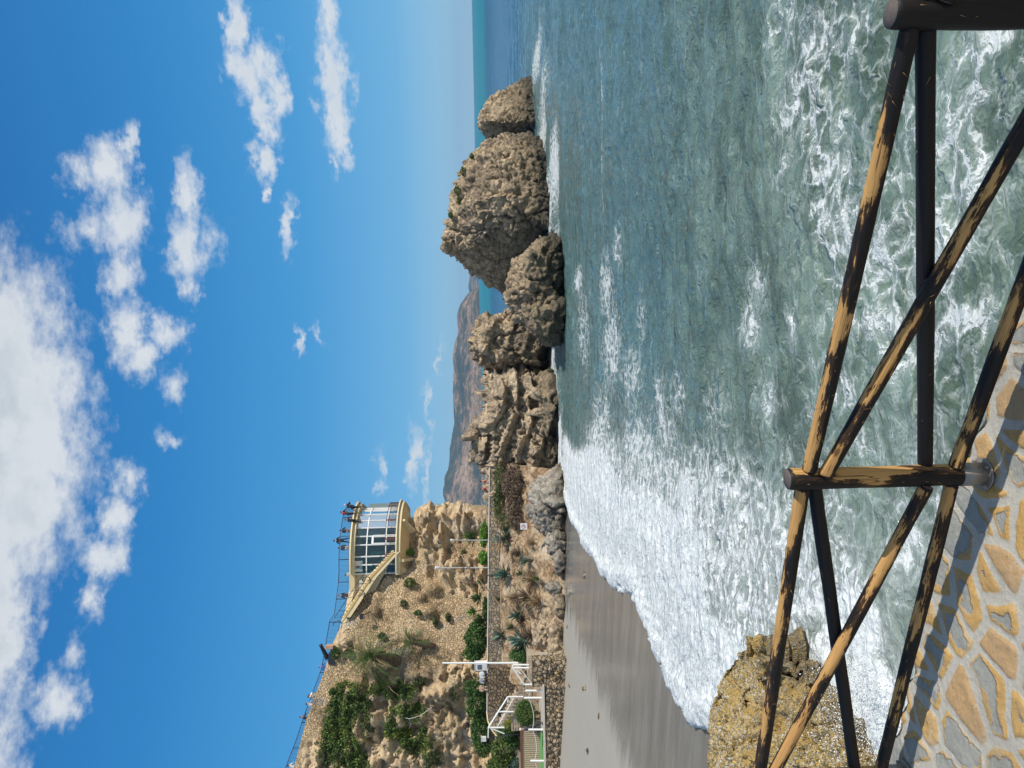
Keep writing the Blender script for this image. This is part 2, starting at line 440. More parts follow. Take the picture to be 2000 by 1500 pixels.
rock('sea_stack', 'low dark rounded rock touching the left foot of the largest sea rock', 'sea rock',
  [lobe([(1068,462),(1040,478),(1015,500),(990,535),(985,575),(1000,605),(1030,640),(1112,640),(1112,500),(1098,470)], 65, 8, shrink=.6,
   front=[(1030,540,61.5),(1070,500,61.3),(1080,590,61)], seed=9),
   lobe([(1020,600),(1035,650),(1060,672),(1112,668),(1112,590),(1060,580)], 63, 5, seed=2)],
  .11, 4.0, (.09, .045, .11, .035), M_stack, 9, pebs=1.8, pits=.1)
rock('sea_stack', 'upright brown rock with a small round hole between the low dark rock and the headland', 'sea rock',
  [lobe([(938,622),(925,650),(917,682),(926,706),(946,722),(985,730),(1076,738),(1080,660),(1040,622),(985,612)], 79, 9, shrink=.62,
   front=[(945,660,75.5),(1000,640,75),(990,700,75.5),(1060,690,75.5)], seed=12),
   lobe([(985,608),(1000,600),(1050,640),(1075,680),(1075,620),(1030,600)], 76, 6, seed=4)],
  .10, 4.0, (.08, .045, .11, .03), M_stack, 12, pebs=1.8, strat=((.35, .2, .9), .6, .30), pits=.12)
# ---- the headland
rock('rock_headland', 'flat-topped layered tan headland joined to the shore, a rocky hump on top', 'headland',
  [lobe([(958,745),(955,790),(953,850),(955,910),(960,1000),(1100,1000),(1098,905),(1094,850),(1088,790),(1080,752),(1060,738),(1000,738)], 77, 13, shrink=.9,
     front=[(1060,800,70.5),(1098,850,69),(1050,870,70),(990,840,72.5),(985,900,73),(1100,930,68),(1040,760,72)], seed=21, jit=.05),
   lobe([(962,728),(958,760),(1000,760),(1045,745),(1045,725),(1000,722)], 78, 6, seed=22),
   lobe([(930,812),(921,830),(917,852),(923,878),(938,897),(966,905),(972,815)], 76, 4, seed=23),
   lobe([(949,735),(948,752),(960,765),(968,738)], 77, 2, seed=24),
   lobe([(1045,755),(1040,800),(1050,850),(1098,850),(1092,780),(1075,750)], 70, 5, seed=25)],
  .11, 5.0, (.05, .05, .10, .028), M_ledge, 21, pebs=1.6, strat=((.22, -.12, .96),   .75, .85), crag=1., pits=.0)
rock('shore_boulder', 'big rough grey boulder at the foot of the headland by the surf', 'boulder',
  [lobe([(1032,960),(1048,935),(1078,922),(1098,905),(1110,930),(1116,985),(1114,1040),(1090,1066),(1055,1040),(1036,1000)], 64, 5, shrink=.62, seed=31,
     front=[(1075,960,61.4),(1100,1000,61)])],
  .11, 3.0, (.12, .10, .12, .05), M_grey, 31, pebs=2.8)
BLD = [(1070,1010,30,34,63.5,'grey boulder just below the red-edged warning sign'),(1088,1060,24,28,61,'grey boulder with a dark hollow, shoreward of the warning sign'),
 (1060,1075,22,24,64,'brown boulder on the bank left of the warning sign'),(1092,1100,17,22,60,'low grey boulder at the sand below the tall agave'),
 (1062,1135,16,20,63,'rounded grey boulder among dry grass'),(1085,1150,19,20,60.5,'angular grey boulder at the edge of the sand'),
 (1096,1185,14,26,59,'flat brown boulder at the edge of the sand'),(1075,1205,20,24,61,'tan boulder below the pair of agaves'),
 (1060,1235,24,28,61.5,'large tan boulder below the biggest agave'),(1088,1240,18,26,59,'pale tan boulder at the sand below the biggest agave'),
 (1088,1275,20,26,58.5,'tan boulder at the right end of the rubble wall'),(1120,1160,10,17,56,'small dark wet rock alone on the sand')]
for i, (x, y, rx, ry, D, lb) in enumerate(BLD):
    o_ = [(x+rx*math.cos(a)*(1+.15*math.sin(3*a+i)), y+ry*math.sin(a)*(1+.15*math.cos(2*a+i))) for a in np.linspace(0, 6.28, 9)[:-1]]
    rock('shore_boulder', lb, 'boulder', [lobe(o_, D, (rx+ry)/1500*D*.8, seed=40+i)], .10, 1.6, (.16, .10, .14, .06),
         M_ledge if 'tan' in lb or 'brown' in lb else M_grey, 40+i, 'boulders along the foot of the bank', pebs=3.0)

# ---------------------------------------------------------------- sand
_sh = sorted((on(x, y, .27).y, on(x, y, .27).x) for x, y in [(1108,985),(1122,1022),(1140,1060),(1165,1095),(1182,1132),(1205,1146),(1236,1152),(1249,1170),(1262,1215),(1283,1275),(1304,1325),(1330,1375),(1362,1422),(1392,1424),(1420,1400)])
YS = np.array([6, 15, 22.5, 28.3, 33.7, 38, 45, 52, 59, 64, 72]); XS = np.array([-7.5, -9.4, -10.2, -11.4, -10.2, -11.2, -11.3, -10.4, -9.9, -8.6, -7.0])
YS = np.array([6, 14] + [a for a, b_ in _sh] + [68, 75]); XS = np.array([-7.5, -8.0] + [b_ for a, b_ in _sh] + [-8.6, -7.0])
def shore(Y): return np.interp(Y, YS, XS)
def zsand(X, Y):
    dd = shore(Y)*.6 - 10.4*.4 - X
    return np.where(dd > 0, .24 + .085*dd, .24 + .16*dd)
gx = np.linspace(-44, -2, 240); gy = np.geomspace(7, 68, 300)
GX, GY = np.meshgrid(gx, gy); p2 = np.stack([GX.ravel(), GY.ravel(), 0*GX.ravel()], 1)
Z = zsand(p2[:, 0], p2[:, 1]) + .03*fbm(p2*[.35, .12, 1], 3) + .006*fbm(p2*3, 2)
nx, ny = len(gx), len(gy); idx = np.arange(nx*ny).reshape(ny, nx)
GQ = np.stack([idx[:-1, :-1], idx[:-1, 1:], idx[1:, 1:], idx[1:, :-1]], -1).reshape(-1, 4)
m_sand, t, b = mat('wet_sand'); p = t.pos()
sw = t.noise(t.vec('MULTIPLY', p, (.16, 1.1, 1.)), 1.0, 5, .6)
sw2 = t.noise(t.vec('MULTIPLY', p, (.35, 4.5, 1.)), 1.0, 5, .65)
dry = t.mapr(t.noise(t.vec('MULTIPLY', p, (.09, .13, 1.)), 1.0, 3, .5), .50, .56)
farleft = t.mapr(t.math('ADD', t.sep(p)[0], t.math('MULTIPLY', sw, 5.)), -13., -15.5)
px_ = t.sep(p)
wet = t.ramp(sw, [(.3, (.160, .153, .140)), (.5, (.195, .190, .178)), (.7, (.24, .238, .227))])
c = t.mix(farleft, wet, (.34, .325, .285))
c = t.mix(t.math('MULTIPLY', t.mapr(sw2, .55, .75), t.mapr(farleft, 0, 1, .25, 0.)), c, (.42, .43, .43))
c = t.mix(t.mapr(t.noise(p, 60., 3, .7), .62, .75, 0, .35), c, (.11, .09, .07))
t.link(c, b.inputs['Base Color'])
t.link(t.mapr(farleft, 0, 1, .11, .55), b.inputs['Roughness'])
b.inputs['Specular IOR Level'].default_value = .5
t.link(t.bump(t.math('ADD', t.noise(p, 9., 5, .6), t.math('MULTIPLY', t.mapr(t.voro(p, 2.6, 'F1', 'Distance'), .10, .22), t.mapr(farleft, 0, 1, .0, 1.6))), .4, .02), b.inputs['Normal'])
struct(mesh('beach', np.c_[p2[:, 0], p2[:, 1], Z], GQ, m_sand, smooth=True))

# ---------------------------------------------------------------- sea
tt = np.concatenate([np.linspace(-1.2, -.62, 24)[:-1], np.linspace(-.62, .62, 620), np.linspace(.62, 1.2, 24)[1:]])
yy = np.concatenate([np.geomspace(4, 130, 780)[:-1], np.geomspace(130, 900, 150)[:-1], np.geomspace(900, 13000, 40)])
TT, YY = np.meshgrid(tt, yy); X = (TT*YY).ravel(); Y = YY.ravel()
near = 1-sstep(60, 240, Y)
q = np.stack([X, Y, 0*X], 1)
# swell with crests lying across the view, then chop
wv_ = .10*np.sin((Y*.92 - X*.16)*.62 + 1.6*perlin(q*.05))*sstep(9, 22, Y)
wv_ += .17*fbm(q*[.14, .34, 1], 4, .55)*sstep(8, 16, Y) + .13*ridge(q*[.26, .85, 1], 3, .55) + .05*fbm(q*[1.1, 1.5, 1]+7, 3, .6)
surf = sstep(-2.2, -5.5, X + 1.4*perlin(q*[.2, .12, 1]+3))*(1-sstep(66, 74, Y))*sstep(8, 14, Y)
SH = shore(Y) + .35*fbm(q*[.5, .35, 1]+2, 3, .6) + .25*fbm(q*[2.2, 1.3, 1]+4, 3, .6)
Zw = wv_*near*(1-.6*surf) + surf*(.20 + .07*ridge(q*[.9, 1.1, 1], 4, .6) + .035*fbm(q*[4, 4, 1], 3, .6))
Zw += .10*sstep(-4, -7, X)*sstep(0, 1, surf)
edge = SH - X                                     # >0 on the sand side
lip = np.exp(-((edge+.55)/.5)**2)*surf
Zw += .20*lip
zs = zsand(X, Y)
Zw = np.where(edge > 0, zs - .05 - .4*np.clip(edge, 0, 2), np.maximum(Zw, np.where(X < -5, zs+.03+.0*X, -9)))
Zw = np.where(Y > 66, wv_*near, Zw)
# where the sea carries foam (how much of the surface, 0..1)
F_ = np.zeros_like(X)
def blob(px, py, rx, ry, a, z0=0.0):
    """foam patch seen round a photo pixel, in metres on the water"""
    c = on(px, py, z0); ax_ = on(px, py+ry, z0); ay_ = on(px+rx, py, z0)
    sx = max(abs(ax_.x-c.x), .4); sy = max(abs(ay_.y-c.y), .25)
    global F_
    F_ = np.maximum(F_, a*np.exp(-(((X-c.x)/sx)**2 + ((Y-c.y)/sy)**2)))
sm_ = surf*(1-sstep(-4.0, -1.5, X))
F_ = np.maximum(F_, 1.2*sstep(-4.2, -8.4, X + 1.2*perlin(q*[.25, .1, 1]))*(1-sstep(64, 72, Y)))
F_ = np.maximum(F_, .80*sstep(-2.4, -5.2, X + 1.5*perlin(q*[.2, .1, 1]+8))*sstep(19, 24, Y)*(1-sstep(60, 70, Y)))
F_ = np.maximum(F_, .60*sstep(-.6, -3.6, X + 1.0*perlin(q*[.2, .1, 1]+8))*sstep(11, 14, Y)*(1-sstep(45, 60, Y)))
lace = .31 + .30*sstep(-.1, .7, fbm(q*[.22, .3, 1]+21, 3))
F_ = np.maximum(F_, lace*(1-sstep(14.5, 19.0, Y - .12*X)))
for bl in [(1140,640,20,120,.50),(1210,480,8,60,.5),(1300,860,50,130,.52),(1400,820,30,100,.46),(1250,620,10,80,.5),(1560,640,24,80,.56),(1185,560,22,90,.62),(1195,680,28,100,.66),(1235,740,28,80,.55),(1290,790,24,80,.6),(1330,770,22,60,.55),(1180,850,30,120,.6),(1250,880,60,90,.66),
           (1370,900,50,60,.55),(1350,960,60,80,.8),(1420,960,40,50,.7),(1130,545,12,35,.75),(1480,560,30,70,.58),(1460,640,25,60,.62),(1500,780,40,90,.55),
           (1050,110,14,60,.72),(1062,190,16,80,.62),(1085,320,12,110,.86),(1075,400,10,90,.8),(1060,260,12,60,.8),(1088,470,8,60,.6),(1178,170,5,90,.5),(1180,350,6,120,.5),
           (1560,200,60,120,.60),(1600,90,60,90,.62),(1520,40,50,90,.52),(1680,60,80,60,.62),(1900,140,90,120,.58),(1960,60,60,90,.62),(1720,620,70,70,.58),(1900,620,80,90,.72),
           (1650,760,60,60,.66),(1760,700,60,70,.68),(1700,860,60,60,.6),(1640,1000,60,120,.55),(1780,1050,60,120,.66),(1700,1220,80,120,.95),(1740,1370,80,120,1.15),(1650,1300,60,120,.9),
           (1078,700,10,40,1.05),(1088,780,8,70,1.1),(1098,880,8,80,1.1),(1110,980,10,60,1.1),(1540,330,30,60,.5),(1620,440,40,70,.48),(1540,900,30,60,.5)]: blob(*bl)
F_ = np.where((edge > -1.1) & (Y < 64), np.maximum(F_, 1.15), F_)
F_ = np.where(X > -2.5, F_*(1-.10*(1-sstep(16, 22, Y))), F_)
F_ = np.clip(F_, 0, 1.2)
Zw += .03*np.clip(F_-.5, 0, 1)*near*(ridge(q*3.1, 3) )
nx, ny = len(tt), len(yy); idx = np.arange(nx*ny).reshape(ny, nx)
GQ = np.stack([idx[:-1, :-1], idx[:-1, 1:], idx[1:, 1:], idx[1:, :-1]], -1).reshape(-1, 4)

m_sea, t, b = mat('sea_water'); p = t.pos(); X_, Y_, Z_ = t.sep(p)
fo = t.attr('foam')
warp = t.vec('SUBTRACT', t.noise(t.vec('MULTIPLY', p, (1., 1., .0)), 1.1, 4, .6, out=1), (.5, .5, .5))
pw = t.vec('ADD', t.vec('MULTIPLY', p, (1., 1., 0.)), t.vec('MULTIPLY', warp, (1.3, 1.3, 0.)))
streak = t.mapr(X_, -1., -5., 0., 1.)
pa = t.vec('MULTIPLY', pw, (1.0, 1.25, 0.)); 
e1 = t.voro(pa, 1.7, 'DISTANCE_TO_EDGE'); e2 = t.voro(t.vec('ADD', pa, t.vec('MULTIPLY', warp, (.9, .9, 0.))), 4.2, 'DISTANCE_TO_EDGE')
l1 = t.mapr(e1, .0, .24, 1., 0., smooth=False); l2 = t.mapr(e2, .0, .22, 1., 0., smooth=False)
nf = t.noise(pw, 2.1, 9, .68); nfine = t.noise(pw, 9., 6, .7)
pst = t.vec('MULTIPLY', pw, (.9, 3.0, 0.)); nst = t.noise(pst, 1.6, 8, .68)
patt = t.math('ADD', t.math('MULTIPLY', l1, .30), t.math('ADD', t.math('MULTIPLY', l2, .16), t.math('ADD', t.math('MULTIPLY', nf, .52), t.math('MULTIPLY', nfine, .22))))
patt2 = t.math('ADD', t.math('MULTIPLY', l1, .10), t.math('ADD', t.math('MULTIPLY', nst, .85), t.math('MULTIPLY', nfine, .22)))
mxp = t.n.new('ShaderNodeMix'); mxp.data_type = 'FLOAT'; t.put(mxp.inputs[0], streak); t.put(mxp.inputs[2], patt); t.put(mxp.inputs[3], patt2); patt = mxp.outputs[0]
thr = t.math('MULTIPLY_ADD', fo, -.86, 1.07)
foam = t.mapr(t.math('SUBTRACT', patt, thr), -.04, .10)
veil = t.mapr(t.math('SUBTRACT', patt, thr), -.28, .10, 0., .5)
# body colour: green and milky over the sand, bluer out to sea, teal band at the horizon
dist = t.math('ADD', Y_, t.math('MULTIPLY', t.math('SUBTRACT', t.noise(t.vec('MULTIPLY', p, (.02, .05, 0.)), 1., 4, .6), .5), 14.))
c_near = t.mix(t.mapr(t.noise(t.vec('MULTIPLY', pw, (.25, .5, 0.)), 1., 6, .66), .36, .64), (.070, .108, .076), (.175, .250, .205))
c_mid = t.mix(t.noise(t.vec('MULTIPLY', p, (.05, .14, 0.)), 1., 5, .65), (.052, .108, .108), (.120, .215, .210))
c = t.mix(t.mapr(dist, 15., 36.), c_near, c_mid)
c = t.mix(t.mapr(dist, 85., 140.), c, (.012, .085, .165))
c = t.mix(t.mapr(dist, 330., 520.), c, (.004, .19, .225))
c = t.mix(t.mapr(dist, 2300., 2900.), c, (.004, .13, .17))
c = t.mix(t.math('MULTIPLY', t.mapr(X_, 1., -6.), t.mapr(Y_, 60., 40., 0., .6)), c, (.20, .235, .215))
c = t.mix(veil, c, (.55, .62, .60))
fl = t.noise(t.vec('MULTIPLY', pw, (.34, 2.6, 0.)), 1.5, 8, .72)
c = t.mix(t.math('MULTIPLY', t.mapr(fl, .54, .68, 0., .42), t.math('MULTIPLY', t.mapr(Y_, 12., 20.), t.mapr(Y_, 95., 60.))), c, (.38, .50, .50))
nst2 = t.noise(t.vec('MULTIPLY', pw, (1.6, 7.0, 0.)), 2.2, 7, .7)
fcol = t.mix(t.mapr(t.math('ADD', t.math('MULTIPLY', nst, .5), t.math('MULTIPLY', nst2, .5)), .38, .60), (.50, .58, .59), (.82, .85, .86))
thick = t.mapr(t.math('ADD', X_, t.math('MULTIPLY', t.math('SUBTRACT', nf, .5), 6.)), -5.5, -1., 1.0, .72)
c = t.mix(t.math('MULTIPLY', foam, thick), c, fcol)
b.inputs['IOR'].default_value = 1.333
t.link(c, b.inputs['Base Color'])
rg = t.mapr(Y_, 40., 400., .05, .30)
mr = t.n.new('ShaderNodeMix'); mr.data_type = 'FLOAT'; t.put(mr.inputs[0], foam); t.put(mr.inputs[2], rg); mr.inputs[3].default_value = .75
t.link(mr.outputs[0], b.inputs['Roughness'])
t.put(b.inputs['Specular IOR Level'], t.mapr(Y_, 150., 700., .5, .22))
rip = t.noise(t.vec('MULTIPLY', p, (.62, 2.3, 0.)), 1.9, 7, .66)
rip2 = t.noise(t.vec('MULTIPLY', t.vec('ADD', p, t.vec('MULTIPLY', warp, (2., 1., 0.))), (.16, .8, 0.)), 1.1, 5, .6)
far_r = t.noise(t.vec('MULTIPLY', p, (.05, .22, 0.)), 1.0, 6, .7)
rdg = t.math('SUBTRACT', 1.0, t.math('ABSOLUTE', t.math('MULTIPLY_ADD', t.noise(t.vec('MULTIPLY', t.vec('ADD', p, t.vec('MULTIPLY', warp, (3., 1.2, 0.))), (.13, .62, 0.)), 1.3, 5, .6), 4., -2.)))
h = t.math('ADD', t.math('MULTIPLY', rdg, .16), t.math('ADD', t.math('MULTIPLY', rip, .105), t.math('MULTIPLY', rip2, .75)))
h = t.math('ADD', h, t.math('MULTIPLY', far_r, t.mapr(Y_, 60., 200., 0., 1.6)))
h = t.math('ADD', h, t.math('MULTIPLY', foam, t.math('MULTIPLY_ADD', nfine, .03, .006)))
h = t.math('ADD', h, t.math('MULTIPLY', t.math('MULTIPLY', t.mapr(fo, .7, 1.), nst), .10))
h = t.math('MULTIPLY', h, t.mapr(Y_, 9., 27., .38, 1.0))
t.link(t.bump(h, 1.0, 1.0), b.inputs['Normal'])
o = mesh('sea', np.c_[X, Y, Zw], GQ, m_sea, smooth=True, attrs={'foam': F_}); struct(o)
# the sea floor, a plain bed under the sheet
mb = MB(); mb.box((0, 6490, -4), (32000, 13000, .5)); struct(mb.build('seabed', simple('seabed_sand', (.12, .12, .09))))
# small stones lying on the wet sand
rs = random.Random(12)
for k in range(8):
    x, y = rs.uniform(1112, 1175), rs.uniform(1090, 1480)
    if rs.random() < .5: x = rs.uniform(1108, 1122)
    p = on(x, y, .9); p.z = float(zsand(p.x, p.y)); s_ = rs.uniform(.07, .17)
    V_, F2_ = hull([p + Vector((rs.gauss(0, 1)*s_, rs.gauss(0, 1)*s_, rs.gauss(0, .5)*s_+.03)) for _ in range(14)])
    o = mesh('beach_stone', V_, F2_, M_grey if k % 3 else M_ledge); tag(o, 'fist-sized stone lying loose on the wet sand', 'stone', 'loose stones on the sand')
# ---------------------------------------------------------------- hills along the far coast
def hills(name, prof, D0, D1, seed, matl, zbase=-3):
    ys = np.array([a for a, b in prof], float); xs = np.array([b for a, b in prof], float)
    o_ = np.argsort(ys); ys = ys[o_]; xs = xs[o_]
    py = np.linspace(ys[0], ys[-1], 560); px = np.interp(py, ys, xs)
    H = (920.5+.0217*py - px)/F_PX*D1; XT = (750-py)/F_PX
    nu = 90; u = np.linspace(0, 1, nu)
    D = D0 + (D1-D0)*u
    VX = XT[None, :]*D[:, None]; VY = np.repeat(D[:, None], len(py), 1)
    q = np.stack([VX.ravel(), VY.ravel(), 0*VX.ravel()], 1)
    rid = ridge(q/900+seed, 5, .55).reshape(nu, -1); fine = fbm(q/120+seed, 4, .6).reshape(nu, -1)
    prof_u = (1-(1-u)**1.7)[:, None]
    Z = H[None, :]*prof_u*(1+.85*(rid-.2)*(1-u)[:, None]**.6) + fine*9*np.minimum(1, 4*u)[:, None]*(.4+.6*(1-u[:, None]))
    H = H + 7*fbm(np.stack([py*.35, 0*py, 0*py+seed], 1), 3, .7);  Z[-1] = H; Z += np.where(u[:, None] == 0, -6, 0)
    V = np.stack([VX, VY, Z+0.0], -1).reshape(-1, 3)
    # falls away behind the crest
    bk = V.reshape(nu, -1, 3)[-1].copy(); bk[:, 1] += 1500; bk[:, 2] = -5
    V = np.r_[V, bk]; nu += 1; n = len(py)
    idx = np.arange(nu*n).reshape(nu, n); Q = np.stack([idx[:-1, :-1], idx[:-1, 1:], idx[1:, 1:], idx[1:, :-1]], -1).reshape(-1, 4)
    return struct(mesh(name, V, Q, matl, smooth=True))
m_hill, t, b = mat('hill_scrub'); p = t.pos()
n1 = t.noise(p, .0016, 7, .62); n2 = t.noise(p, .012, 5, .7); n3 = t.noise(p, .05, 3, .7)
c = t.ramp(t.math('ADD', t.math('MULTIPLY', n1, .6), t.math('MULTIPLY', n2, .4)), [(.42, (.02, .032, .02)), (.49, (.05, .055, .035)), (.54, (.28, .175, .10)), (.64, (.46, .32, .22))])
c = t.mix(t.mapr(n3, .5, .62, 0, .8), c, (.03, .045, .025))
t.link(c, b.inputs['Base Color']); b.inputs['Roughness'].default_value = 1.0
t.link(t.bump(n2, 1., 30.), b.inputs['Normal'])
hills('hills', [(1700, 890), (1300, 880), (1100, 884), (1030, 880), (993, 879), (970, 875), (948, 874), (930, 876), (913, 881), (879, 886), (850, 888), (827, 889.5), (800, 888), (757, 886), (720, 888), (688, 888), (667, 893), (652, 897), (639, 899), (612, 898), (600, 900), (591, 903), (580, 909), (570, 916), (560, 932), (556, 936)], 3900, 5200, 1.7, m_hill)
hills('hills', [(700, 925), (600, 921), (575, 919), (560, 916), (542, 917), (530, 920), (515, 922), (480, 926), (430, 931)], 6800, 7800, 5.2, m_hill)

# ---------------------------------------------------------------- the cliff under the lookout
CC = [(1800, 505, 73, 71), (1620, 545, 73.5, 71.5), (1500, 574, 74, 72), (1400, 600, 75, 72.5), (1310, 634, 76, 73.2), (1262, 648, 76.6, 73.8), (1235, 660, 77, 74.4), (1200, 684, 77.6, 75.2),
      (1130, 732, 79.5, 77), (1080, 778, 81, 79), (1040, 798, 82, 80), (1010, 806, 83, 81), (996, 812, 83.5, 81.5), (990, 818, 84.5, 82.5)]
cols = []
for (y, x, Dt, Db) in CC:
    tp = at(x, y, Dt); bs = at(900, y+ (2 if y < 1000 else 0), Db); bs.z = 4.6
    if y < 1000: bs.x = tp.x + .1
    cols.append((tp, bs))
tp, bs = cols[-1]
cols.append((tp + Vector((-.7, 4, 0)), bs + Vector((-.5, 4, 0)))); cols.append((tp + Vector((-3, 9, 0)), bs + Vector((-3, 9, 0))))
cols.append((tp + Vector((-10, 14, 0)), bs + Vector((-10, 14, 0))))
acc = [0]
for a, b_ in zip(cols, cols[1:]): acc.append(acc[-1] + (a[0]-b_[0]).length)
acc = np.array(acc); T_ = np.array([list(c[0]) for c in cols]); B_ = np.array([list(c[1]) for c in cols])
ss = np.arange(0, acc[-1], .13)
TT_ = np.stack([np.interp(ss, acc, T_[:, k]) for k in range(3)], 1); BB_ = np.stack([np.interp(ss, acc, B_[:, k]) for k in range(3)], 1)
nu = 125; uu = np.linspace(0, 1, nu)
V = BB_[None] + (TT_-BB_)[None]*uu[:, None, None]
du = np.gradient(V, axis=0); ds = np.gradient(V, axis=1); N = np.cross(ds, du); N /= np.linalg.norm(N, axis=2)[..., None]
if N[nu//2, 40] @ np.array([0, -1, 0]) < 0: N = -N
V = V.reshape(-1, 3); N = N.reshape(-1, 3)
def project(P_):
    q = P_ - np.array(CAMP); f = q @ np.array(fwd); x = 1000 - (q @ np.array(cu))/f*F_PX; y = 750 - (q @ np.array(cr))/f*F_PX
    return x, y
ix, iy = project(V)
q = V/4.0
nat = sstep(-.15, .25, fbm(q*.8+40, 3))                       # bare rock versus built rubble facing
nat *= 1 - sstep(1.15, .75, np.hypot((ix-800)/130, (iy-1225)/95))
nat = np.maximum(nat, sstep(60, 0, np.hypot((ix-850)*.9, (iy-1050)*.55)))
nat = np.maximum(nat, sstep(120, 60, np.hypot((ix-760)*.8, (iy-1420)*.9)))
top_fade = np.clip((1-np.repeat(uu, len(ss)))*10, .12, 1)*np.where(iy < 1012, .45, 1)
qs = V*[.55, .55, 1.5]
d_ = .45*fbm(q, 3) + nat*(.8*(ridge(qs*.45+3, 4, .55)-.1) + .35*fbm(V*.9, 4, .6))
f1, f2, ci, QQ = worley(V*[.5, .5, .8] + .4*np.stack([fbm(V*.5, 2)]*3, 1), True)
d_ += nat*.9*((V*[.5, .5, .8]-QQ)*_grad[(ci*3) & 4095]).sum(1)
for fr, am in ((.9, .55), (2.0, .26)):
    w_ = V*fr*np.array([.8, .8, 1.5]) + .25*fbm(V*.8, 3)[:, None]; f1, f2, ci, QQ = worley(w_, True); g = _grad[(ci*11+7) & 4095]
    d_ += nat*am*(((w_-QQ)*g).sum(1) + .3*(g[:, 1] > .2))
zz_ = V[:, 2]*.75 + .35*fbm(V*.3, 3); fr_ = zz_ % 1; d_ += nat*.55*(np.clip(1-fr_, 0, 1)**1.3*sstep(0, .12, fr_) - .4)
g1, g2, gc = worley(V*2.4); d_ += .07*(1-nat*.4)*np.clip(.6-g1, 0, 1)*2 + .05*nat*fbm(V*4, 3, .65)
for (x, y, rx, ry, a) in [(838, 1030, 12, 42, 1.6), (832, 1075, 9, 40, 1.1), (866, 1070, 7, 55, 1.0), (905, 1025, 14, 22, .8), (846, 1152, 16, 13, 1.5), (822, 1168, 12, 10, 1.0), (838, 1195, 16, 12, 1.3),
                          (738, 1168, 12, 12, .8), (735, 1195, 10, 14, .8), (812, 1020, 16, 16, .6), (868, 1345, 18, 15, 1.9), (835, 1352, 16, 14, 1.5), (790, 1390, 30, 25, .7), (700, 1345, 22, 14, .9), (735, 1275, 12, 14, .7),
                          (805, 1235, 18, 12, .7), (720, 1480, 26, 20, .8), (850, 1440, 14, 40, .8), (900, 1390, 12, 18, -.6), (885, 1010, 20, 12, .5), (925, 1045, 10, 25, -.4), (848, 1120, 10, 14, -.9), (800, 1340, 40, 14, -.5)]:
    d_ += a*.75*np.exp(-(((ix-x)/rx)**2+((iy-y)/ry)**2)**1.6)
V2 = V + N*(d_*top_fade)[:, None]
m_cliff, t, b = mat('cliff_stone'); p = t.pos()
n1 = t.noise(p, .28, 6, .6); n2 = t.noise(p, 2.2, 6, .66); n3 = t.noise(p, 9., 4, .7)
c = t.ramp(t.math('ADD', t.math('MULTIPLY', n1, .6), t.math('MULTIPLY', n2, .4)), [(.36, (.25, .19, .12)), (.46, (.52, .385, .235)), (.55, (.66, .505, .32)), (.66, (.44, .39, .32))])
st = t.vec('ADD', t.vec('MULTIPLY', p, (1., 1., 1.25)), t.vec('MULTIPLY', t.noise(p, 1.2, 3, .5, out=1), (.5, .5, .5)))
e = t.voro(st, 4.0, 'DISTANCE_TO_EDGE'); cr_ = t.sep(t.voro(st, 4.0, 'F1', 'Color'))[0]
natf = t.attr('nat')
c = t.mix(t.mapr(natf, .2, .7, .45, .08), c, t.mix(1.0, c, t.ramp(cr_, [(0, (.55, .52, .5)), (.5, (1., .96, .9)), (1, (1.3, 1.2, 1.05))]), 'MULTIPLY'))
c = t.mix(t.math('MULTIPLY', t.mapr(e, .085, .0), t.mapr(natf, .2, .7, .26, .0)), c, (.17, .125, .08))
c = t.mix(t.math('MULTIPLY', t.mapr(t.noise(t.vec('MULTIPLY', p, (.5, .5, 1.6)), .8, 6, .68), .50, .60), t.mapr(natf, .2, .7, 0., .55)), c, (.27, .235, .19))
ps = t.vec('MULTIPLY', p, (1.1, 1.1, .08))
c = t.mix(t.mapr(t.noise(ps, 1.0, 4, .6), .60, .72, 0, .4), c, (.40, .24, .12))
c = t.mix(t.mapr(t.noise(t.vec('MULTIPLY', p, (.5, .5, .35)), .5, 5, .6), .58, .66, 0, .6), c, (.40, .375, .34))
c = t.mix(t.mapr(n3, .58, .72, 0, .3), c, (.18, .14, .10))
t.link(c, b.inputs['Base Color']); b.inputs['Roughness'].default_value = .95; b.inputs['Specular IOR Level'].default_value = .15
h = t.math('ADD', t.math('MULTIPLY', t.mapr(e, 0., .12), t.mapr(natf, .2, .7, .7, .05)), t.math('ADD', n2, t.math('MULTIPLY', n3, .4)))
t.link(t.bump(h, 1., .24), b.inputs['Normal'])
n = len(ss); idx = np.arange(nu*n).reshape(nu, n); Q = np.stack([idx[:-1, :-1], idx[:-1, 1:], idx[1:, 1:], idx[1:, :-1]], -1).reshape(-1, 4)
capr = V2.reshape(nu, n, 3)[-1].copy(); cap2 = capr.copy(); cap2[:, 0] -= 12; cap2[:, 1] += 16; cap2[:, 2] = capr[:, 2]-.2
VV = np.r_[V2, cap2]; last = idx[-1]; ci_ = np.arange(nu*n, nu*n+n)
Q = np.r_[Q, np.stack([last[:-1], last[1:], ci_[1:], ci_[:-1]], -1)]
o = mesh('cliff', VV, Q, m_cliff, smooth=True, attrs={'nat': np.r_[nat, nat.reshape(nu, n)[-1]]}); tag(o, 'tall tan cliff of rubble stone and bare rock under the lookout', 'cliff')
CLIFF = (V2, N, ix, iy)

# ---------------------------------------------------------------- bank, promenade, walls
WA, WB = at(957, 895, 72), at(952, 1392, 67)
def wall_line(f): return WA + (WB-WA)*f
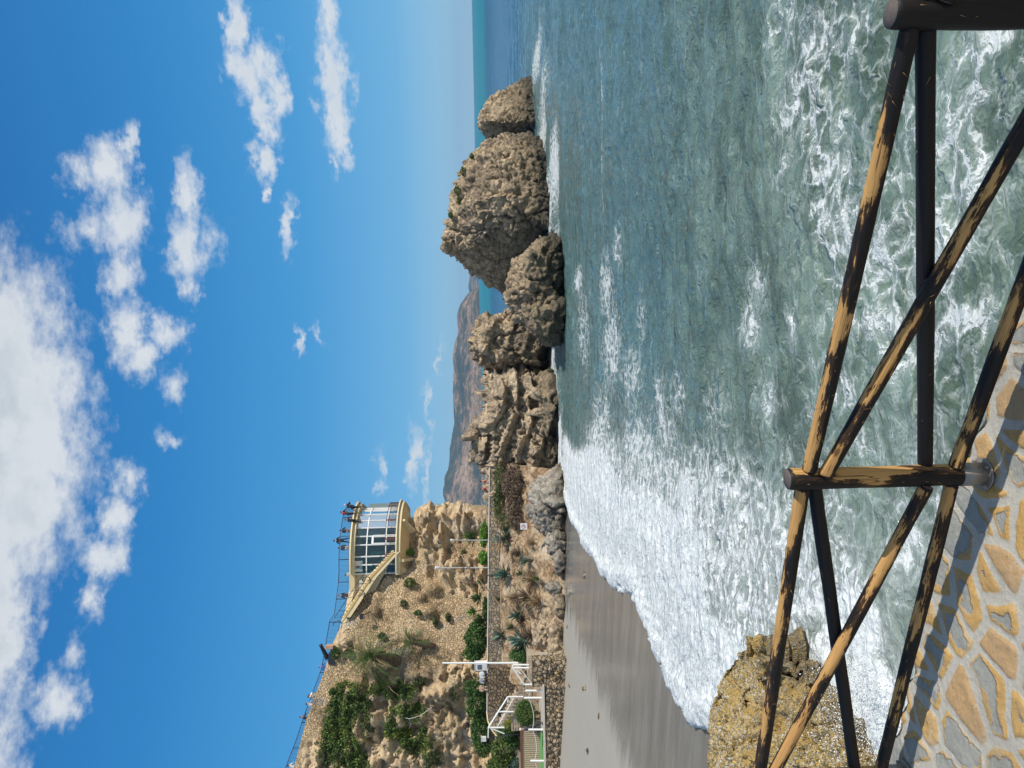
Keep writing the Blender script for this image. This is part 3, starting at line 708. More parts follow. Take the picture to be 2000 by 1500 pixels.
# bank of earth and rock from the boulders up to the promenade wall
gx = np.linspace(-25.5, -7.2, 190); gu = np.linspace(0, 1, 90)
GXx, GU = np.meshgrid(gx, gu); GXx = GXx.ravel(); GU = GU.ravel()
f = np.clip((GXx-WA.x)/(WB.x-WA.x), -.2, 1.1); Yw = WA.y + (WB.y-WA.y)*f + .1
Yf = np.interp(GXx, [-25.5, -21, -17, -12, -7], [58.5, 58.5, 59, 61.5, 64]); YY2 = Yf + (Yw-Yf)*GU
zt = 5.62
Zb = .55 + (zt-.55)*(GU**.85)
q = np.stack([GXx, YY2, Zb], 1)
Zb += (.45*fbm(q*.45, 4, .6) + .36*ridge(q*.8, 4, .6))*np.sin(np.pi*np.clip(GU*1.05, 0, 1))**.5 - np.where(GU < .02, .9, 0)
g1, g2, ci = worley(q*[1.1, 1.1, .6]); Zb += .75*((ci % 5) < 2)*np.clip(.55-g1, 0, 1)
m_bank, t, b = mat('dry_bank'); p = t.pos()
n1 = t.noise(p, .7, 6, .65); n2 = t.noise(p, 4., 5, .7)
c = t.ramp(t.math('ADD', t.math('MULTIPLY', n1, .55), t.math('MULTIPLY', n2, .45)), [(.38, (.10, .065, .04)), (.46, (.30, .195, .115)), (.53, (.44, .34, .225)), (.62, (.52, .45, .35))])
c = t.mix(t.mapr(t.noise(p, .9, 4, .6), .60, .68, 0, .6), c, (.13, .15, .06))
t.link(c, b.inputs['Base Color']); b.inputs['Roughness'].default_value = 1.; b.inputs['Specular IOR Level'].default_value = .1
t.link(t.bump(t.math('ADD', n2, t.math('MULTIPLY', t.noise(p, 14., 3, .7), .5)), 1., .14), b.inputs['Normal'])
n = len(gx); idx = np.arange(len(gu)*n).reshape(len(gu), n); Q = np.stack([idx[:-1, :-1], idx[:-1, 1:], idx[1:, 1:], idx[1:, :-1]], -1).reshape(-1, 4)
struct(mesh('bank', np.stack([GXx, YY2, Zb], 1), Q, m_bank, smooth=True))
BANK = (GXx, YY2, Zb)
def bank_z(x, y): 
    return float(Zb[np.argmin((GXx-x)**2+(YY2-y)**2)])
# promenade behind the wall and the headland's flat top
mb = MB(); mb.prism([(-9, 72, 6.0), (-46, 66, 6.0), (-46, 95, 6.0), (-16, 95, 6.0)], (0, 0, -3)); struct(mb.build('promenade', simple('promenade_floor', (.33, .28, .22), .9)))

def masonry(name, col, mort, sc_, bd=.05):
    m, t, b = mat(name); p = t.pos()
    st = t.vec('ADD', t.vec('MULTIPLY', p, (1., 1., 1.15)), t.vec('MULTIPLY', t.noise(p, sc_*.4, 2, .5, out=1), (.8/sc_, .8/sc_, .8/sc_)))
    e = t.voro(st, sc_, 'DISTANCE_TO_EDGE'); r = t.sep(t.voro(st, sc_, 'F1', 'Color')); n2 = t.noise(p, sc_*3, 4, .65)
    c = t.mix(r[0], tuple(k*.55 for k in col), tuple(min(1, k*1.35) for k in col))
    c = t.mix(t.mapr(r[1], .8, .95, 0, .6), c, (.5, .36, .16))
    c = t.mix(t.math('MULTIPLY', n2, .4), c, tuple(k*.5 for k in col))
    c = t.mix(t.mapr(e, .10, .03), c, mort)
    t.link(c, b.inputs['Base Color']); b.inputs['Roughness'].default_value = .93; b.inputs['Specular IOR Level'].default_value = .2
    t.link(t.bump(t.math('ADD', t.mapr(e, 0., .16), t.math('MULTIPLY', n2, .4)), 1., bd), b.inputs['Normal'])
    return m
M_rubble = masonry('rubble_masonry', (.36, .285, .195), (.10, .08, .06), 3.2, .09)
M_wallst = masonry('wall_stone', (.33, .275, .205), (.13, .11, .09), 3.6, .06)
M_dkwall = masonry('dark_wall_stone', (.235, .18, .12), (.06, .05, .04), 3.4, .07)
M_cope = simple('coping_stone', (.58, .56, .52), .8)
M_cream = simple('cream_render', (.68, .55, .33), .85, var=.10, scale=1.2)
M_white = simple('white_paint', (.78, .78, .76), .5, var=.03)
M_iron = simple('dark_iron', (.035, .035, .045), .5, .3, var=.1)
def ribbon_wall(name, label, a, b_, h, th, matl, cope, cat='wall', seg=30, cop_h=.09):
    """a wall whose top runs a-b, height h down, gently uneven"""
    root = thing(name, label, cat, tuple(Vector((a.x+b_.x, a.y+b_.y, min(a.z, b_.z)*2-2*h))/2))
    dirn = (b_-a); dirn.z = 0; dirn.normalize(); nn = Vector((dirn.y, -dirn.x, 0))
    if nn.y > 0: nn = -nn
    mb = MB(); mb.prism([a, b_, b_-Vector((0, 0, h)), a-Vector((0, 0, h))], -nn*th); mb.build('wall_face', matl, root)
    if cope:
        mb = MB(); e = nn*.05; up = Vector((0, 0, cop_h))
        mb.prism([a+e+up, b_+e+up, b_+e+up*.02, a+e+up*.02], -nn*(th+.1)); mb.build('coping', cope, root)
    return root
ribbon_wall('promenade_wall', 'long low stone wall with a pale coping above the agave bank', WA, WB, 1.35, .4, M_wallst, M_cope)
# curved end of that wall down by the steps
a0 = WB.copy(); pts = [a0, at(954, 1410, 66.6), at(962, 1428, 66.2), at(972, 1440, 66)]
root = thing('curved_wall', 'curved rendered stone wall end dropping beside the white stair railing', 'wall', (a0.x, a0.y, 4.5))
mb = MB()
for p0, p1 in zip(pts, pts[1:]): mb.prism([p0+Vector((0,-.02,0)), p1+Vector((0,-.02,0)), Vector((p1.x, p1.y-.02, 3.6)), Vector((p0.x, p0.y-.02, 3.6))], (0, .42, 0))
mb.build('wall_face', M_wallst, root)
mb = MB()
for p0, p1 in zip(pts, pts[1:]): mb.beam(p0+Vector((0, .18, .06)), p1+Vector((0, .18, .06)), .5, .1)
mb.build('coping', M_cream, root)
# dark stone retaining wall under it, above the steps
o = MB(); o.prism([at(953, 1304, 66.3), at(953, 1384, 66.0), at(1018, 1384, 66.0), at(1018, 1304, 66.3)], (0, .5, 0))
tag(o.build('retaining_wall', M_dkwall), 'dark stone retaining wall in shade directly above the stairs', 'retaining wall')
# terrace by the beach: rubble wall, floor, planter ground
def rubble_wall(name, label, quad, D, matl, seed):
    (x0, x1, y0, y1) = quad; ny_ = int(abs(y1-y0)/1500*D/.07); nx_ = max(4, int(abs(x1-x0)/1500*D/.07))
    a = at(x0, y0, D); b_ = at(x0, y1, D); V = []
    zt0, zt1 = a.z, b_.z; zb = at(x1, y0, D).z
    S, U = np.meshgrid(np.linspace(0, 1, ny_), np.linspace(0, 1, nx_)); S = S.ravel(); U = U.ravel()
    P_ = np.stack([a.x+(b_.x-a.x)*S, np.full_like(S, D), (zt0+(zt1-zt0)*S)*(1-U)+zb*U], 1)
    g1, g2, c_ = worley(P_*2.9+seed); P_[:, 1] -= .20*np.clip(.62-g1, 0, 1)*1.6 + .10*fbm(P_*.8+seed, 3) + .15*U
    idx = np.arange(nx_*ny_).reshape(nx_, ny_); Q = np.stack([idx[:-1, :-1], idx[:-1, 1:], idx[1:, 1:], idx[1:, :-1]], -1).reshape(-1, 4)
    Vb = P_.copy(); Vb[:, 1] = D + .9
    top = idx[0]; bot = idx[-1]; L = idx[:, 0]; R_ = idx[:, -1]; m_ = len(P_)
    def strip(e): return np.stack([e[:-1], e[1:], e[1:]+m_, e[:-1]+m_], -1)
    Q = np.r_[Q, strip(top), strip(L), strip(R_), strip(bot)]
    return tag(mesh(name, np.r_[P_, Vb], Q, matl, smooth=True), label, 'wall')
rubble_wall('rubble_wall', 'long rubble stone wall holding the terrace above the beach', (1066, 1120, 1338, 1760), 56, M_rubble, 3)
rubble_wall('rubble_wall', 'higher short rubble stone wall under the foot of the white stair railing', (1040, 1118, 1288, 1341), 56.3, M_rubble, 7)
FL = 2.97
z0 = at(1066, 1400, 56).z
mb = MB(); zf = at(1064, 1400, 56.).z
mb.prism([(-20.6, 56.45, zf), (-40, 56.45, zf), (-40, 66, zf), (-23.5, 66, zf), (-21.2, 60.5, zf)], (0, 0, -2)); struct(mb.build('terrace_floor', simple('terrace_paving', (.42, .38, .31), .9)))
FL = zf
mb = MB(); mb.box((-32, 56.15, zf+.05), (19.8, .5, .12)); tag(mb.build('terrace_edge', simple('edge_plank', (.50, .46, .39), .8)), 'pale flat kerb along the top of the long rubble wall', 'kerb')
mb = MB(); mb.prism([(-27.0, 61.7, 4.1), (-42, 61.7, 4.1), (-42, 72, 4.1), (-23.8, 69, 4.1), (-27, 66.5, 4.1)], (0, 0, -3)); struct(mb.build('planter_ground', m_bank))
# ---------------------------------------------------------------- near rock of cemented pebbles
m_cong, t, b = mat('pebble_conglomerate'); p = t.pos(); X_, Y_, Z_ = t.sep(p)
wp = t.vec('ADD', p, t.vec('MULTIPLY', t.noise(p, 6., 3, .6, out=1), (.06, .06, .06)))
def cells(sc_):
    return t.voro(wp, sc_, 'F1', 'Distance'), t.sep(t.voro(wp, sc_, 'F1', 'Color'))
d1, c1 = cells(13.); d2, c2 = cells(34.)
big = t.mapr(c1[2], .62, .66)
def pcol(r, r2):
    k = t.ramp(r, [(0, (.14, .115, .07)), (.22, (.34, .24, .08)), (.5, (.58, .40, .11)), (.72, (.52, .42, .24)), (.88, (.46, .44, .39)), (1, (.74, .70, .62))])
    return k
c = t.mix(t.math('MULTIPLY', big, t.mapr(d1, .62, .45)), pcol(c2[0], c2[1]), pcol(c1[0], c1[1]))
gap = t.math('MAXIMUM', t.math('MULTIPLY', t.mapr(d2, .45, .75), t.math('SUBTRACT', 1.0, big)), t.math('MULTIPLY', big, t.mapr(d1, .52, .70)))
c = t.mix(t.math('MULTIPLY', gap, .7), c, (.08, .065, .04))
grey = t.mapr(t.math('ADD', t.math('MULTIPLY', X_, .8), t.math('MULTIPLY', t.noise(p, 1.1, 4, .6), 2.2)), -4.4, -3.2)
c = t.mix(t.math('MULTIPLY', grey, .6), c, t.mix(.8, (.20, .19, .16), c, 'MULTIPLY'))
c = t.mix(t.mapr(t.noise(p, 1.6, 5, .65), .52, .60, 0, .8), c, t.mix(t.noise(p, 14., 5, .7), (.16, .11, .04), (.60, .40, .12)))
c = t.mix(t.mapr(t.noise(p, 26., 3, .7), .60, .66, 0, .4), c, (.55, .54, .50))
wetf = t.mapr(Z_, 1.15, .2)
c = t.mix(t.math('MULTIPLY', wetf, .45), c, (.05, .048, .04))
t.link(c, b.inputs['Base Color']); t.put(b.inputs['Roughness'], t.mapr(wetf, 0, 1, .75, .35)); b.inputs['Specular IOR Level'].default_value = .35
h = t.math('ADD', t.math('MULTIPLY', t.mapr(d2, .0, .6, 1., 0.), .35), t.math('MULTIPLY', t.math('MULTIPLY', big, t.mapr(d1, .1, .6, 1., 0.)), .9))
t.link(t.bump(t.math('ADD', h, t.math('MULTIPLY', t.noise(p, 40., 4, .7), .3)), 1., .05), b.inputs['Normal'])
rock('pebble_rock', 'near yellow-brown rock of cemented pebbles washed by surf behind the log fence', 'rock',
  [hullp([(1478,1284,15.6),(1500,1276,15.6),(1458,1330,15.6),(1428,1348,15.4),(1412,1385,15.4),(1400,1430,15.2),(1390,1480,15.),(1386,1560,15),(1400,1700,15),
          (1560,1300,14.8),(1610,1330,14.3),(1650,1370,13.6),(1690,1440,12.9),(1720,1520,12.5),(1740,1640,12.4)], 1.5, -.6),
   hullp([(1468,1278,15.4),(1490,1273,15.4),(1515,1282,15.3),(1480,1320,15.),(1520,1330,14.9)], .8, .3),
   hullp([(1545,1280,15.2),(1575,1278,15.1),(1610,1298,14.9),(1640,1340,14.4),(1560,1340,14.6),(1600,1380,14.)], 1., -.5)],
  .028, 1.3, (.14, .10, .20, .045), m_cong, 51, pebs=9.0, bias=.28)

# ---------------------------------------------------------------- paved terrace with stone wall under it
TZ = 4.30
EX = np.array([-8, -4.5, -2.52, -2.16, -1.79, -1.33, -.78, -.3, .2, 1.6, 4, 7]); EY = np.array([7.4, 5.9, 5.05, 4.85, 4.74, 4.62, 4.36, 4.07, 3.80, 3.0, 1.6, .2])
def edgeY(x):
    x = np.asarray(x, float)
    return np.interp(x, EX, EY) + .035*np.interp(x*3.1 % 1, [0, .1, .5, .6, 1], [0, 1, .6, -1, 0])*np.sin(x*7.3) + .012*np.sin(x*31)
def voro2(P2, s, seed):
    p = P2/s; i = np.floor(p).astype(int); best = np.full(len(p), 9.); S = np.zeros_like(p); C = np.zeros(len(p), int); cand = []
    for a in range(-2, 3):
        for b_ in range(-2, 3):
            j = i + (a, b_); h = _h(j[:, 0]+seed, j[:, 1], np.zeros(len(p), int)); g = _grad[h][:, :2]*.46 + .5
            q = j + g; dd = np.linalg.norm(p-q, axis=1); cand.append((q, h)); n = dd < best
            best = np.where(n, dd, best); S[n] = q[n]; C = np.where(n, h, C)
    e = np.full(len(p), 9.)
    for q, h in cand:
        v = q - S; L = np.linalg.norm(v, axis=1); ok = L > 1e-6
        dd = np.where(ok, (((S+q)/2 - p)*v).sum(1)/np.maximum(L, 1e-6), 9.); e = np.minimum(e, dd)
    return e*s, C
gx = np.concatenate([np.linspace(-8, -3.3, 40)[:-1], np.arange(-3.3, 1.3, .012), np.linspace(1.3, 7, 50)])
go = np.concatenate([np.arange(0, 2.5, .012), np.linspace(2.5, 9, 50)])
GX, GO = np.meshgrid(gx, go); GX = GX.ravel(); GO = GO.ravel(); GY_ = edgeY(GX) - GO
P2 = np.stack([GX, GY_], 1); w3 = np.c_[P2*1.7, np.zeros(len(P2))]
P2w = P2 + .05*np.stack([fbm(w3*1.6+3, 2), fbm(w3*1.6+9, 2)], 1)
P2w = P2w @ np.array([[.86, .5], [-.5, .86]])
e_, cid = voro2(P2w*[1., .78], .24, 5)
rr = _grad[(cid*5+1) & 4095]; 
top = sstep(.020, .040, e_ + .008*fbm(w3*12, 3))
zz = TZ + .009*top + top*.004*((rr[:, 2] > 0)*1.) + .004*fbm(w3*5, 4, .6)*top + .002*fbm(w3*22, 3) + top*.010*(rr[:, 0]*(P2[:, 0] % .31) )
zz -= .012*np.exp(-GO/.02)
m_pav, t, b = mat('stone_paving'); p = t.pos()
ed = t.attr('edge'); r1 = t.attr('rnd'); r2 = t.attr('rndb')
n1 = t.noise(p, 5.5, 5, .6); n2 = t.noise(p, 26., 5, .65); n3 = t.noise(t.vec('MULTIPLY', p, (1., 2.2, 1.)), 11., 6, .7)
mort = t.mix(n2, (.36, .35, .30), (.52, .50, .44))
slate = t.mix(n3, (.19, .20, .185), (.37, .375, .34))
och = t.mix(n3, (.34, .20, .06), (.62, .40, .15))
och = t.mix(t.mapr(t.math('SUBTRACT', r2, t.math('MULTIPLY', n2, .3)), .62, .75), och, t.mix(n2, (.36, .22, .10), (.52, .36, .19)))
nlow = t.noise(p, 3.1, 3, .5)
wid = t.math('ADD', t.math('MULTIPLY_ADD', r1, .07, -.055), t.math('ADD', t.math('MULTIPLY', nlow, .13), t.math('MULTIPLY_ADD', n1, .15, -.055)))
wid = t.math('ADD', wid, t.mapr(r2, .86, .90, 0., .2))
ring = t.mapr(t.math('SUBTRACT', wid, ed), -.006, .010)
st_ = t.mix(ring, slate, och)
ln = t.mapr(t.math('ABSOLUTE', t.math('SUBTRACT', ed, wid)), .0, .006, .4, 0.)
st_ = t.mix(t.math('MULTIPLY', ln, t.mapr(n2, .4, .6)), st_, (.30, .16, .06))
is_s = t.mapr(t.math('ADD', ed, t.math('MULTIPLY', t.math('SUBTRACT', n2, .5), .018)), .020, .028)
c = t.mix(is_s, mort, st_)
c = t.mix(t.mapr(t.noise(p, 2.6, 5, .7), .5, .68, 0, .5), c, mort)
c = t.mix(t.mapr(t.noise(p, 90., 2, .7), .62, .70, 0, .6), c, (.08, .07, .055))
c = t.mix(t.mapr(t.noise(p, 1.2, 6, .7), .46, .66, 0, .45), c, t.mix(.6, c, (.16, .14, .11)))
t.link(c, b.inputs['Base Color']); b.inputs['Roughness'].default_value = .82; b.inputs['Specular IOR Level'].default_value = .3
t.link(t.bump(t.math('ADD', t.math('MULTIPLY', n3, .5), t.math('ADD', t.math('MULTIPLY', n2, .4), t.math('MULTIPLY', ring, .35))), 1., .018), b.inputs['Normal'])
n = len(gx); m_ = len(go); idx = np.arange(n*m_).reshape(m_, n); Q = np.stack([idx[:-1, :-1], idx[1:, :-1], idx[1:, 1:], idx[:-1, 1:]], -1).reshape(-1, 4)
A_ = {'edge': e_, 'rnd': rr[:, 0]*.5+.5, 'rndb': rr[:, 1]*.5+.5}
struct(mesh('terrace_paving', np.c_[GX, GY_, zz], Q, m_pav, smooth=True, attrs=A_))
# its retaining wall
gxs = np.arange(-8, 7, .05); gz = np.concatenate([[TZ+.004], np.linspace(TZ-.03, -1.2, 110)])
GX, GZ = np.meshgrid(gxs, gz); GX = GX.ravel(); GZ = GZ.ravel(); P3 = np.stack([GX, edgeY(GX)-.004, GZ], 1)
g1, g2, _c = worley(P3*[3, 1, 4.]); P3[:, 1] += np.where(GZ < TZ-.05, -.06 + .07*np.clip(.6-g1, 0, 1), .0)
n = len(gxs); idx = np.arange(n*len(gz)).reshape(len(gz), n); Q = np.stack([idx[:-1, :-1], idx[:-1, 1:], idx[1:, 1:], idx[1:, :-1]], -1).reshape(-1, 4)
tag(mesh('terrace_wall', P3, Q, masonry('terrace_wall_stone', (.34, .30, .23), (.16, .15, .13), 4., .03), smooth=True), 'stone sea wall carrying the paved terrace with the log fence', 'wall')

# ---------------------------------------------------------------- log fence
m_log, t, b = mat('peeling_painted_log')
lv = t.comb(t.attr('la'), t.attr('lb'), t.attr('lc'))
wear = t.attr('wear')
nn = t.noise(t.vec('MULTIPLY', lv, (26., 26., 5.)), 1.0, 7, .68); nb = t.noise(t.vec('MULTIPLY', lv, (7., 7., 2.2)), 1.0, 3, .55); kn = t.voro(t.vec('MULTIPLY', lv, (9., 9., 4.)), 1.0, 'F1', 'Distance')
grain = t.noise(t.vec('MULTIPLY', lv, (170., 170., 5.)), 1.0, 4, .7); g2_ = t.noise(t.vec('MULTIPLY', lv, (45., 45., 3.)), 1.0, 3, .6)
v = t.math('ADD', t.math('MULTIPLY', nn, .62), t.math('ADD', t.math('MULTIPLY', nb, .55), t.math('MULTIPLY', grain, .16)))
v = t.math('ADD', v, wear)
pe = t.mapr(v, .865, .88)
wood = t.mix(grain, (.30, .155, .05), (.68, .41, .155)); wood = t.mix(t.mapr(g2_, .5, .7, 0, .55), wood, (.20, .10, .04)); wood = t.mix(t.mapr(nb, .52, .66, 0, .5), wood, (.46, .24, .09))
paint = t.mix(nn, (.006, .006, .007), (.020, .018, .018))
wood = t.mix(t.mapr(kn, .16, .08, 0, .8), wood, (.09, .04, .015))
split_ = t.mapr(t.math('ABSOLUTE', t.math('SUBTRACT', t.noise(t.vec('MULTIPLY', lv, (34., 34., .9)), 1., 2, .5), .5)), .012, .0, 0, .85)
c = t.mix(pe, paint, wood)
c = t.mix(split_, c, (.012, .008, .006))
c = t.mix(t.math('MULTIPLY', t.mapr(v, .80, .86), t.mapr(v, .90, .86)), c, (.055, .03, .015))
t.link(c, b.inputs['Base Color']); t.put(b.inputs['Roughness'], t.mapr(pe, 0, 1, .55, .8)); b.inputs['Specular IOR Level'].default_value = .22
t.link(t.bump(t.math('SUBTRACT', t.math('MULTIPLY', grain, .35), t.math('MULTIPLY', pe, .8)), 1., .003), b.inputs['Normal'])
m_spl = simple('bare_wood_splinter', (.62, .38, .15), .7)
m_galv = simple('galvanised_steel', (.30, .27, .23), .55, .5, var=.2, scale=22.)
m_end, t, b = mat('log_end_grain'); p = t.pos()
n_ = t.noise(p, 60., 4, .7); t.link(t.mix(n_, (.035, .03, .03), (.16, .13, .11)), b.inputs['Base Color']); b.inputs['Roughness'].default_value = .8
UPV = Vector((0, 0, 1))
def log(name, a, b_, r, parent, seed, wear=.0, side=(0, 0, 1), bend=.0, spl=14, taper=0.0, label=None):
    a = Vector(a); b_ = Vector(b_); ax = (b_-a); L = ax.length; ax.normalize(); u = ax.orthogonal().normalized(); v = ax.cross(u)
    nr = max(8, int(L/.022)); na = 26; Vv = []; la = []; lb = []; lc = []; wr = []
    rs = random.Random(seed); ph = rs.uniform(0, 6.28); sdv = Vector(side).normalized(); bd = (UPV - ax*UPV.dot(ax))
    for i in range(nr+1):
        f = i/nr; c = a + ax*(L*f) + bd*(bend*math.sin(math.pi*f))
        for k in range(na):
            th = 2*math.pi*k/na; dr = u*math.cos(th) + v*math.sin(th)
            rad = r*(1 - taper*f)*(1 + .09*mnoise(Vector((math.cos(th)*1.5+seed, math.sin(th)*1.5, f*L*3))) + .02*mnoise(Vector((math.cos(th)*5+seed, math.sin(th)*5, f*L*16))))
            if i in (0, nr): rad *= .93
            Vv.append(c + dr*rad); la.append(math.cos(th)*r+seed*1.7); lb.append(math.sin(th)*r+seed*.9); lc.append(f*L+seed*3.1)
            wr.append(wear + .17*dr.dot(sdv) + .07*math.sin(f*L*9+ph) - (.25 if min(f, 1-f)*L < .02 else 0))
    F4 = []; mi = []
    for i in range(nr):
        for k in range(na): F4.append((i*na+k, i*na+(k+1) % na, (i+1)*na+(k+1) % na, (i+1)*na+k)); mi.append(0)
    for i0, c, sg in ((0, a, -1), (nr, b_, 1)):
        j = len(Vv); Vv.append(c + ax*.004*sg)
        la.append(0); lb.append(0); lc.append(0); wr.append(-.5)
        for k in range(na):
            q_ = (i0*na+k, i0*na+(k+1) % na, j); F4.append(q_ if sg > 0 else q_[::-1]); mi.append(1)
    for s_ in range(spl):                                   # torn fibres standing off the surface
        f = rs.uniform(.06, .96); th = rs.uniform(0, 6.28); dr = u*math.cos(th) + v*math.sin(th)
        if dr.dot(sdv) < -.5: continue
        p0 = a + ax*(L*f) + bd*(bend*math.sin(math.pi*f)) + dr*r*.97; ln = rs.uniform(.012, .05); tn = ax.cross(dr)*rs.uniform(-.8, .8)
        e1 = p0 + (ax*rs.choice((-1, 1))*.7 + dr*.55 + tn)*ln; wd = ax.cross(dr)*rs.uniform(.0006, .0014); j = len(Vv)
        Vv += [p0-wd, p0+wd, p0+dr*.0016, e1]; la += [0]*4; lb += [0]*4; lc += [0]*4; wr += [1]*4
        F4 += [(j, j+1, j+3), (j+1, j+2, j+3), (j+2, j, j+3), (j, j+2, j+1)]; mi += [2]*4
    o = mesh(name, Vv, F4, [m_log, m_end, m_spl], parent, True, mi, {'la': la, 'lb': lb, 'lc': lc, 'wear': wr})
    if label: o['label'] = label
    return o
PN = Vector((1.40, 2.90, 0)); P2_ = Vector((-.535, 4.0, 0)); P3_ = Vector((-2.57, 4.84, 0)); P0_ = Vector((3.15, 1.75, 0)); P4_ = Vector((-4.4, 5.6, 0))
fence = thing('log_fence', 'log fence in peeling black paint with crossed braces at the terrace edge', 'fence', (P2_.x, P2_.y, TZ))
def Z(v, z): return Vector((v.x, v.y, z))
for k, (pt, zb) in enumerate(((PN, 4.43), (P2_, 4.43), (P3_, 4.43), (P4_, 4.43))):
    po = log('post', Z(pt, 5.385), Z(pt, zb), .057 if k else .060, fence, 3+k*2, wear=.17 if k else -.10, side=(.8, -.1, .2), spl=40)
    mb = MB(); mb.tube([Z(pt, 4.455), Z(pt, TZ+.02)], .062, 28); mb.tube([Z(pt, TZ+.028), Z(pt, TZ+.018)], .088, 28)
    sl = mb.build('sleeve', m_galv, po, False)
    me = sl.data; me.polygons.foreach_set('use_smooth', [len(p_.vertices) == 4 for p_ in me.polygons])
    for q_ in range(4):
        mb = MB(); aa = q_*1.57+.6; c = Z(pt, TZ+.034) + Vector((math.cos(aa)*.076, math.sin(aa)*.076, 0)); mb.tube([c, c+Vector((0, 0, .014))], .009, 6)
        mb.build('bolt', m_galv, po)
def unit(a, b_): return (b_-a).normalized()
SEG = [(P0_, PN, 61), (PN, P2_, 11), (P2_, P3_, 31), (P3_, P4_, 51)]
for (a, b_, sdn) in SEG:
    d_ = unit(a, b_); nrm = Vector((-d_.y, d_.x, 0)); nrm = nrm if nrm.y < 0 else -nrm   # towards the walker
    A0 = a + d_*.045; B0 = b_ - d_*.045
    log('top_rail', Z(A0, 5.295), Z(B0, 5.275), .038, fence, sdn, wear=.10, side=(-.0, -.35, 1), spl=60)
    log('bottom_rail', Z(A0, 4.455 if sdn == 11 else 4.48), Z(B0, 4.485), .037, fence, sdn+1, wear=.05, side=(-.2, -.5, 1), spl=50)
    if sdn == 31:
        log('brace', Z(A0, 5.22)-nrm*.035, Z(B0, 4.64)-nrm*.035, .037, fence, sdn+2, wear=-.16, side=(.3, -.3, 1), spl=16)
        log('brace', Z(A0, 4.64)+nrm*.035, Z(B0, 5.22)+nrm*.035, .037, fence, sdn+3, wear=.07, side=(-.2, -.5, 1), spl=70)
    else:
        log('brace', Z(A0, 5.215)-nrm*.035, Z(B0, 4.63)-nrm*.035, .038, fence, sdn+2, wear=-.20, side=(.3, -.3, 1), spl=16)
        log('brace', Z(A0, 4.63)+nrm*.035, Z(B0, 5.205)+nrm*.035, .038, fence, sdn+3, wear=.03, side=(-.2, -.5, 1), spl=50)

# ---------------------------------------------------------------- spray thrown up round the rock
mb = MB(); rs = random.Random(5)
oct_ = [(1, 0, 0), (-1, 0, 0), (0, 1, 0), (0, -1, 0), (0, 0, 1), (0, 0, -1)]; of = [(0, 2, 4), (2, 1, 4), (1, 3, 4), (3, 0, 4), (2, 0, 5), (1, 2, 5), (3, 1, 5), (0, 3, 5)]
for k in range(6000):
    cx, cy, D0_, sx, sy = rs.choice([(1690, 1340, 12.6, 30, 34), (1665, 1400, 12.5, 38, 45), (1730, 1450, 11.8, 34, 45), (1650, 1310, 13.2, 26, 20), (1745, 1490, 11.6, 18, 20), (1100, 1010, 60, 0, 0)][:5])
    p = at(rs.gauss(cx, sx), rs.gauss(cy, sy), D0_ + rs.gauss(0, .35)); s_ = rs.uniform(.004, .010) if rs.random() < .9 else rs.uniform(.010, .017)
    if p.z < .05: continue
    mb.add([p + Vector(q_)*s_ for q_ in oct_], of)
sp = mb.build('sea_spray', simple('spray_white', (.85, .88, .88), .4, var=.0), None, True); sp['kind'] = 'stuff'
# ---------------------------------------------------------------- lookout with glass room
def glassm(name, tint):
    m, t, b = mat(name); b.inputs['Base Color'].default_value = (*tint, 1); b.inputs['Roughness'].default_value = .06
    b.inputs['Specular IOR Level'].default_value = .9; b.inputs['Metallic'].default_value = .55
    return m
M_glass = bpy.data.materials.new('tinted_glass'); M_glass.use_nodes = True; t = NT(M_glass.node_tree); t.n.remove(t.n['Principled BSDF'])
tr_ = t.n.new('ShaderNodeBsdfTransparent'); tr_.inputs[0].default_value = (.55, .78, .80, 1); gl_ = t.n.new('ShaderNodeBsdfGlossy'); gl_.inputs['Roughness'].default_value = .03
mx_ = t.n.new('ShaderNodeMixShader'); fr_ = t.n.new('ShaderNodeFresnel'); fr_.inputs[0].default_value = 1.65; t.link(fr_.outputs[0], mx_.inputs[0]); t.link(tr_.outputs[0], mx_.inputs[1]); t.link(gl_.outputs[0], mx_.inputs[2]); t.link(mx_.outputs[0], t.n['Material Output'].inputs[0])
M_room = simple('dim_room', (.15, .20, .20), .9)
M_brick = simple('grey_brick', (.27, .235, .20), .9, var=.2, scale=7.)
MC = Vector((-18.5, 84.2, 0)); ZL, ZU = 15.95, 20.10
def arcp(r, z, ph): return Vector((MC.x + r*math.sin(R(ph)), MC.y - r*math.cos(R(ph)), z))
look = thing('lookout_building', 'cream round lookout with curved glass room on top of the cliff', 'lookout building', (MC.x, MC.y, ZL))
def slab(name, r, z0, z1, back=6.5, left=2.0, m_=M_cream):
    poly = [arcp(r, z0, a) for a in np.linspace(0, 105, 30)] + [Vector((MC.x+r*.7, MC.y+back, z0)), Vector((MC.x-left, MC.y+back, z0)), Vector((MC.x-left, MC.y-r+.02, z0))]
    mb = MB(); mb.prism(poly, (0, 0, z1-z0)); return mb.build(name, m_, look)
sl_lo = slab('floor_slab', 5.9, 15.45, ZL, left=.6)
sl_up = slab('roof_slab', 5.75, ZU, 20.62, left=2.2)
# lips
M_mould = simple('cream_moulding', (.72, .60, .38), .8)
for (r, z0, z1) in ((6.0, 15.8, 15.92), (5.9, 20.42, 20.56)):
    mb = MB(); pts = [arcp(r, (z0+z1)/2, a) for a in np.linspace(-3, 104, 30)]
    for a, b_ in zip(pts, pts[1:]): mb.beam(a, b_, .24, z1-z0)
    mb.build('edge_moulding', M_mould, look)
